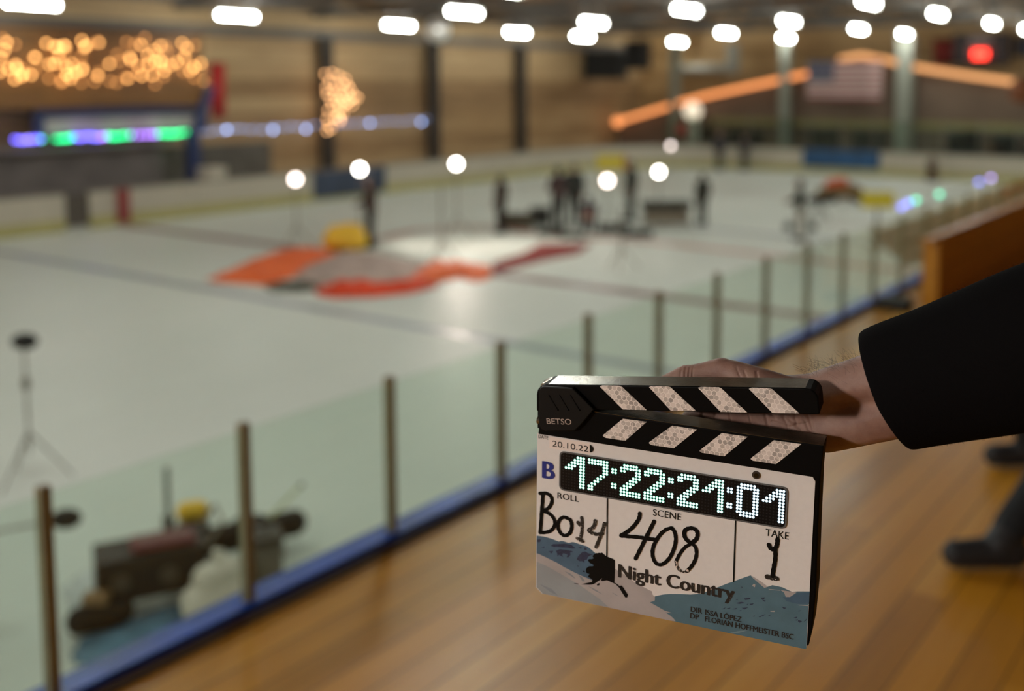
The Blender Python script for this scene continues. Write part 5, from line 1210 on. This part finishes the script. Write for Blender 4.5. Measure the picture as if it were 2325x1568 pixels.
# wrist and forearm, oval in section
for k_, (rr, off) in enumerate(((23.5, 13.5), (23.5, -12.5))):
    a0 = wc-ax_*14+perp*off*.95; a1 = wc+ax_*40+perp*off; a2 = wc+ax_*120+perp*off*1.1
    caps.append((L3(a0), (rr-2)/1000, L3(a1), rr/1000)); caps.append((L3(a1), rr/1000, L3(a2), (rr+9)/1000)); caps.append((L3(a2), (rr+9)/1000, L3(el), .040))
sh = Vector((.21, 1.00, DECK+1.47))
E_ = L3(el)
caps.append((E_, .045, sh, .058))
holder = empty('person', (.43, 1.14, DECK)); tag(holder, 'person reaching in from the right in a black sleeve, holding the clapper slate', 'person')
# rest of the body, out of the picture to the right
hx = Vector((.43, 1.14, DECK)); fdir = Vector((-.82, -.57, 0)); sd = Vector((.57, -.82, 0))   # facing across the picture, his right side away
def hb(f_, s_, z_): return hx+fdir*f_+sd*s_+Vector((0, 0, z_))
shl = hb(0, .2, 1.50); hd = hb(.02, 0, 1.72)
caps += [(sh, .07, hb(0, 0, 1.46), .085), (hb(0, 0, 1.46), .085, shl, .07), (hb(0, -.07, 1.34), .13, hb(0, -.06, 1.02), .12), (hb(0, .07, 1.34), .13, hb(0, .06, 1.02), .12), (hb(0, 0, 1.5), .06, hb(.01, 0, 1.62), .055),
         (hd, .1, hd+fdir*.012-Vector((0, 0, .06)), .078), (hd+fdir*.1, .012, hd+fdir*.12-Vector((0, 0, .03)), .015), (shl, .06, hb(.0, .26, 1.2), .045), (hb(.0, .26, 1.2), .044, hb(.1, .25, .95), .032), (hb(.1, .25, .95), .03, hb(.13, .25, .86), .034)]
for k_ in range(4): caps.append((hb(.11+.02*k_, .25, .87), .011, hb(.12+.02*k_, .245, .79+.008*abs(k_-1.4)), .009))
caps.append((hb(.15, .24, .92), .013, hb(.18, .225, .86), .011))
for q in (-1, 1):
    caps += [(hb(0, q*.1, .95), .1, hb(.02, q*.11, .5), .064), (hb(.02, q*.11, .5), .06, hb(0, q*.115, .09), .044), (hb(-.04, q*.115, .05), .045, hb(.15, q*.12, .04), .036), (hd+sd*q*.1, .014, hd+sd*q*.1-Vector((0, 0, .03)), .013)]
def skin_material():
    k = NT('hand_skin'); tc = k.n('ShaderNodeTexCoord'); v = tc.outputs['Object']
    a = k.noise(v, 26., 4); b2 = k.noise(v, 130., 5, .6)
    f = k.math('ADD', k.math('MULTIPLY', a, .6), k.math('MULTIPLY', b2, .4))
    k.l(k.ramp(f, [(.32, (.185, .10, .078)), (.5, (.27, .152, .118)), (.7, (.35, .215, .165))]), k.b.inputs['Base Color'])
    k.b.inputs['Roughness'].default_value = .5; k.b.inputs['Specular IOR Level'].default_value = .35
    k.b.inputs['Subsurface Weight'].default_value = .12; k.b.inputs['Subsurface Radius'].default_value = (.006, .002, .0012); k.b.inputs['Subsurface Scale'].default_value = 1.
    w = k.n('ShaderNodeTexVoronoi', feature='DISTANCE_TO_EDGE'); w.inputs['Scale'].default_value = 950.; k.l(v, w.inputs['Vector'])
    w2 = k.n('ShaderNodeTexWave'); w2.inputs['Scale'].default_value = 22.; w2.inputs['Distortion'].default_value = 9.; w2.inputs['Detail'].default_value = 3.; w2.inputs['Detail Scale'].default_value = 1.6; k.l(v, w2.inputs['Vector'])
    hgt = k.math('ADD', k.math('MULTIPLY', k.math('MINIMUM', w.outputs['Distance'], .12), 2.2), k.math('ADD', k.math('MULTIPLY', w2.outputs['Fac'], .35), k.math('MULTIPLY', b2, .5)))
    bp = k.n('ShaderNodeBump'); bp.inputs['Strength'].default_value = .4; bp.inputs['Distance'].default_value = .0010; k.l(hgt, bp.inputs['Height']); k.l(bp.outputs[0], k.b.inputs['Normal'])
    return k.m
HSK = skin_material()
body = grown('body', caps, .0028, 6, HSK)
body.parent = holder; body.matrix_parent_inverse = Matrix.Translation(-Vector(holder.location))
# palm creases and wrist tendons pressed into the surface
inv_ = SM.inverted()
def crease(v, pts, w, depth):
    d = 1e9
    for a, c in zip(pts, pts[1:]):
        a, c = Vector(a), Vector(c); e_ = c-a; t = max(0, min(1, (v-a).dot(e_)/e_.length_squared)); d = min(d, (v-a-e_*t).length)
    return depth*math.exp(-(d/w)**2)
lines = [([(46, 199), (58, 184), (78, 176)], 1.6, 1.6), ([(62, 214), (70, 196), (84, 184)], 1.3, 1.3), ([(40, 180), (62, 176), (84, 180), (100, 170)], 1.5, 1.6), ([(96, 205), (104, 186), (112, 166)], 1.5, 1.7), ([(88, 205), (93, 188), (96, 172)], 1.2, 1.2), ([(76, 206), (80, 192), (86, 178)], 1.0, .9), ([(2, 213), (3, 203), (1, 194)], 1.0, .9), ([(-1, 213), (-1, 203), (-3, 194)], 1.0, .8),
         ([(12, 182), (16, 168), (14, 158)], 1.3, 1.5), ([(24, 186), (27, 170), (26, 158)], 1.2, 1.3), ([(35, 184), (40, 170), (42, 158)], 1.1, 1.1), ([(52, 186), (57, 172), (60, 158)], .9, .9), ([(66, 188), (70, 176), (75, 160)], 1.2, 1.3), ([(80, 184), (88, 172), (92, 160)], 1.0, 1.0), ([(100, 182), (106, 172), (116, 160)], 1.3, 1.5),
         ([(60, 168), (70, 164), (86, 166)], .8, .7), ([(76, 172), (90, 170), (104, 176)], .8, .7), ([(86, 164), (98, 160), (110, 162)], .8, .7), ([(45, 216), (52, 206)], .9, .7), ([(52, 214), (60, 203)], .9, .8), ([(8, 212), (9, 203)], .8, .6), ([(5.5, 212), (6, 203)], .8, .6)]
bmh = bmesh.new(); bmh.from_mesh(body.data)
for it in range(2):
    es = set()
    for f2 in bmh.faces:
        q = inv_ @ f2.calc_center_median()
        if -.05 < q.x < .165 and .12 < q.y < .26 and q.z > -.058: es.update(f2.edges)
    bmesh.ops.subdivide_edges(bmh, edges=list(es), cuts=1, use_grid_fill=True)
bmh.to_mesh(body.data); bmh.free()
body.data.polygons.foreach_set('use_smooth', [True]*len(body.data.polygons))
for v in body.data.vertices:
    q = inv_ @ v.co
    if -.13 < q.x < .24 and .05 < q.y < .30 and q.z > -.056:
        p2 = Vector((q.x*1000, q.y*1000)); dz = 0
        for pts, w, dp in lines: dz += crease(p2, pts, w, dp)
        # hollow beside the tendon on the inner wrist
        dz += 7.5*math.exp(-(((p2.x-137)/17)**2+((p2.y-196-(p2.x-137)*.35)/8)**2))
        if dz > .02: v.co -= SZ*(dz/1000)
body.data.update()
# fine hairs along the upper side of the wrist
hb_ = MB(); rh = random.Random(11)
for i in range(130):
    s_ = rh.uniform(-14, 33); th_ = rh.gauss(0, .38)
    c0 = wc+ax_*s_+perp*(12+23.5*math.cos(th_)*1.02)+Vector((0, 0, 1))*23.5*math.sin(th_)
    ln = rh.uniform(6, 17); lean = ax_*rh.uniform(-1.0, .5)+perp*rh.uniform(.5, 1.)+Vector((0, 0, rh.uniform(-.5, .5)))
    p = [c0, c0+lean*ln*.4, c0+lean*ln*.75+ax_*rh.uniform(-3, 1)+perp*rh.uniform(-2, 1)]
    for a, c in zip(p, p[1:]): hb_.tube(L3(a), L3(c), .00006, .00004, 3, False)
o = hb_.build('arm_hair', mat('dark_hair', (.05, .03, .02), .6)); o.parent = holder; o.matrix_parent_inverse = Matrix.Translation(-Vector(holder.location)); o['kind'] = 'stuff'
# black sleeve with a wide cuff
CLOTH = NT('black_felt'); tcx = CLOTH.n('ShaderNodeTexCoord'); CLOTH.b.inputs['Base Color'].default_value = (.0045, .0042, .0045, 1); CLOTH.b.inputs['Roughness'].default_value = .95; CLOTH.b.inputs['Specular IOR Level'].default_value = .03
CLOTH.b.inputs['Sheen Weight'].default_value = .0; CLOTH.b.inputs['Sheen Roughness'].default_value = .5
bp = CLOTH.n('ShaderNodeBump'); bp.inputs['Strength'].default_value = .3; bp.inputs['Distance'].default_value = .002; CLOTH.l(CLOTH.noise(tcx.outputs['Object'], 900., 4), bp.inputs['Height']); CLOTH.l(bp.outputs[0], CLOTH.b.inputs['Normal'])
axis = [wc+ax_*s for s in (75, 52, 44, 40, 41, 47, 60, 90, 130, 170, 215, 255)]
rad = [(38, 36), (41, 38), (43.5, 40), (46, 42.5), (48.5, 45), (50, 46), (51, 47), (53, 49), (58, 52), (62, 54), (66, 57), (67, 58)]
ctr_off = [6, 6, 6, 6, 6, 6, 6, 5, 5, 6, 4, 0]
rings = []
for a, rr, of in zip(axis, rad, ctr_off): rings.append((L3(a+perp*of), (SX*perp.x+SY*perp.y).normalized(), SZ, rr[0]/1000, rr[1]/1000))
# on to the upper arm
u1 = (sh-E_).normalized(); 
for t in (.25, .5, .75, 1.0):
    p = E_.lerp(sh, t); q1 = (SX*perp.x+SY*perp.y); q1 = (q1-u1*q1.dot(u1)).normalized(); q2 = u1.cross(q1)
    if q2.dot(SZ) < 0: q2 = -q2
    rings.append((p, q1, q2, .068+.012*t, .062+.012*t))
N = 72; vs = []; fs = []
for i, (c, q1, q2, ra, rb) in enumerate(rings):
    for k_ in range(N):
        t = 2*math.pi*k_/N; w = 1+(.016*noise.noise(Vector((math.cos(t)*1.5, math.sin(t)*1.5, i*.45)))+.012*math.sin(i*1.1+2*t)*(1 if i > 6 else .2))
        dn = max(0, -math.cos(t)); fr_ = max(0, 1-i/9)
        vs.append(c+q1*(math.cos(t)*ra*w-.006*dn*fr_)+q2*math.sin(t)*rb*w+(SX*ax_.x+SY*ax_.y)*(.010*dn*fr_))
for i in range(len(rings)-1):
    for k_ in range(N): fs.append((i*N+k_, i*N+(k_+1) % N, (i+1)*N+(k_+1) % N, (i+1)*N+k_))
slv = MB().add(vs, fs).build('sleeve', CLOTH.m, None, True); slv.modifiers.new('sub', 'SUBSURF').render_levels = 2
slv.parent = holder; slv.matrix_parent_inverse = Matrix.Translation(-Vector(holder.location))
# loose fibres standing off the sleeve outline
fb = MB()
slv.data.update(); VN = [(v.co.copy(), v.normal.copy()) for v in slv.data.vertices]
for i in range(1500):
    i0 = rh.randrange(6, 10); k0 = rh.randrange(N); t = rh.random(); u_ = rh.random()
    (pa, na), (pb, nb), (pc, nc) = VN[i0*N+k0], VN[i0*N+(k0+1) % N], VN[(i0+1)*N+k0]
    p = pa.lerp(pb, t)+(pc-pa)*u_; nrm = (na+Vector((rh.uniform(-.9, .9), rh.uniform(-.9, .9), rh.uniform(-.9, .9)))).normalized()
    if na.dot(pa-rings[i0][0]) < 0: nrm = -nrm
    fb.tube(p-nrm*.001, p+nrm*rh.uniform(.0006, .0020), .00012, .00006, 3, False)
o = fb.build('sleeve_fuzz', CLOTH.m); o.parent = holder; o.matrix_parent_inverse = Matrix.Translation(-Vector(holder.location)); o['kind'] = 'stuff'
def hpart(name, K, m, vx=.018):
    o = grown(name, K, vx, 3, m); o.parent = holder; o.matrix_parent_inverse = Matrix.Translation(-Vector(holder.location)); return o
hpart('jacket', [(hb(0, -.08, 1.36), .145, hb(0, -.07, .9), .14), (hb(0, .08, 1.36), .145, hb(0, .07, .9), .14), (sh, .085, hb(0, 0, 1.46), .09), (hb(0, 0, 1.46), .09, shl, .085), (shl, .08, hb(0, .265, 1.2), .065), (hb(0, .265, 1.2), .064, hb(.09, .25, .98), .05)], CLOTH.m)
DJ = mat('dark_jeans', (.02, .024, .035), .85)
hpart('trousers', [(hb(0, -.05, .95), .13, hb(0, .05, .95), .13)]+[x for q in (-1, 1) for x in ((hb(0, q*.1, .93), .11, hb(.02, q*.11, .5), .08), (hb(.02, q*.11, .5), .078, hb(0, q*.115, .13), .066))], DJ)
for q in (-1, 1): hpart('boot', [(hb(0, q*.115, .2), .062, hb(0, q*.115, .09), .058), (hb(-.04, q*.115, .057), .056, hb(.17, q*.125, .05), .049)], mat('black_boot', (.014, .015, .018), .6), .014)
hpart('hair', [(hd-fdir*.03+Vector((0, 0, .03)), .1, hd-fdir*.05, .09)], mat('dark_brown_hair', (.03, .02, .015), .8), .014)
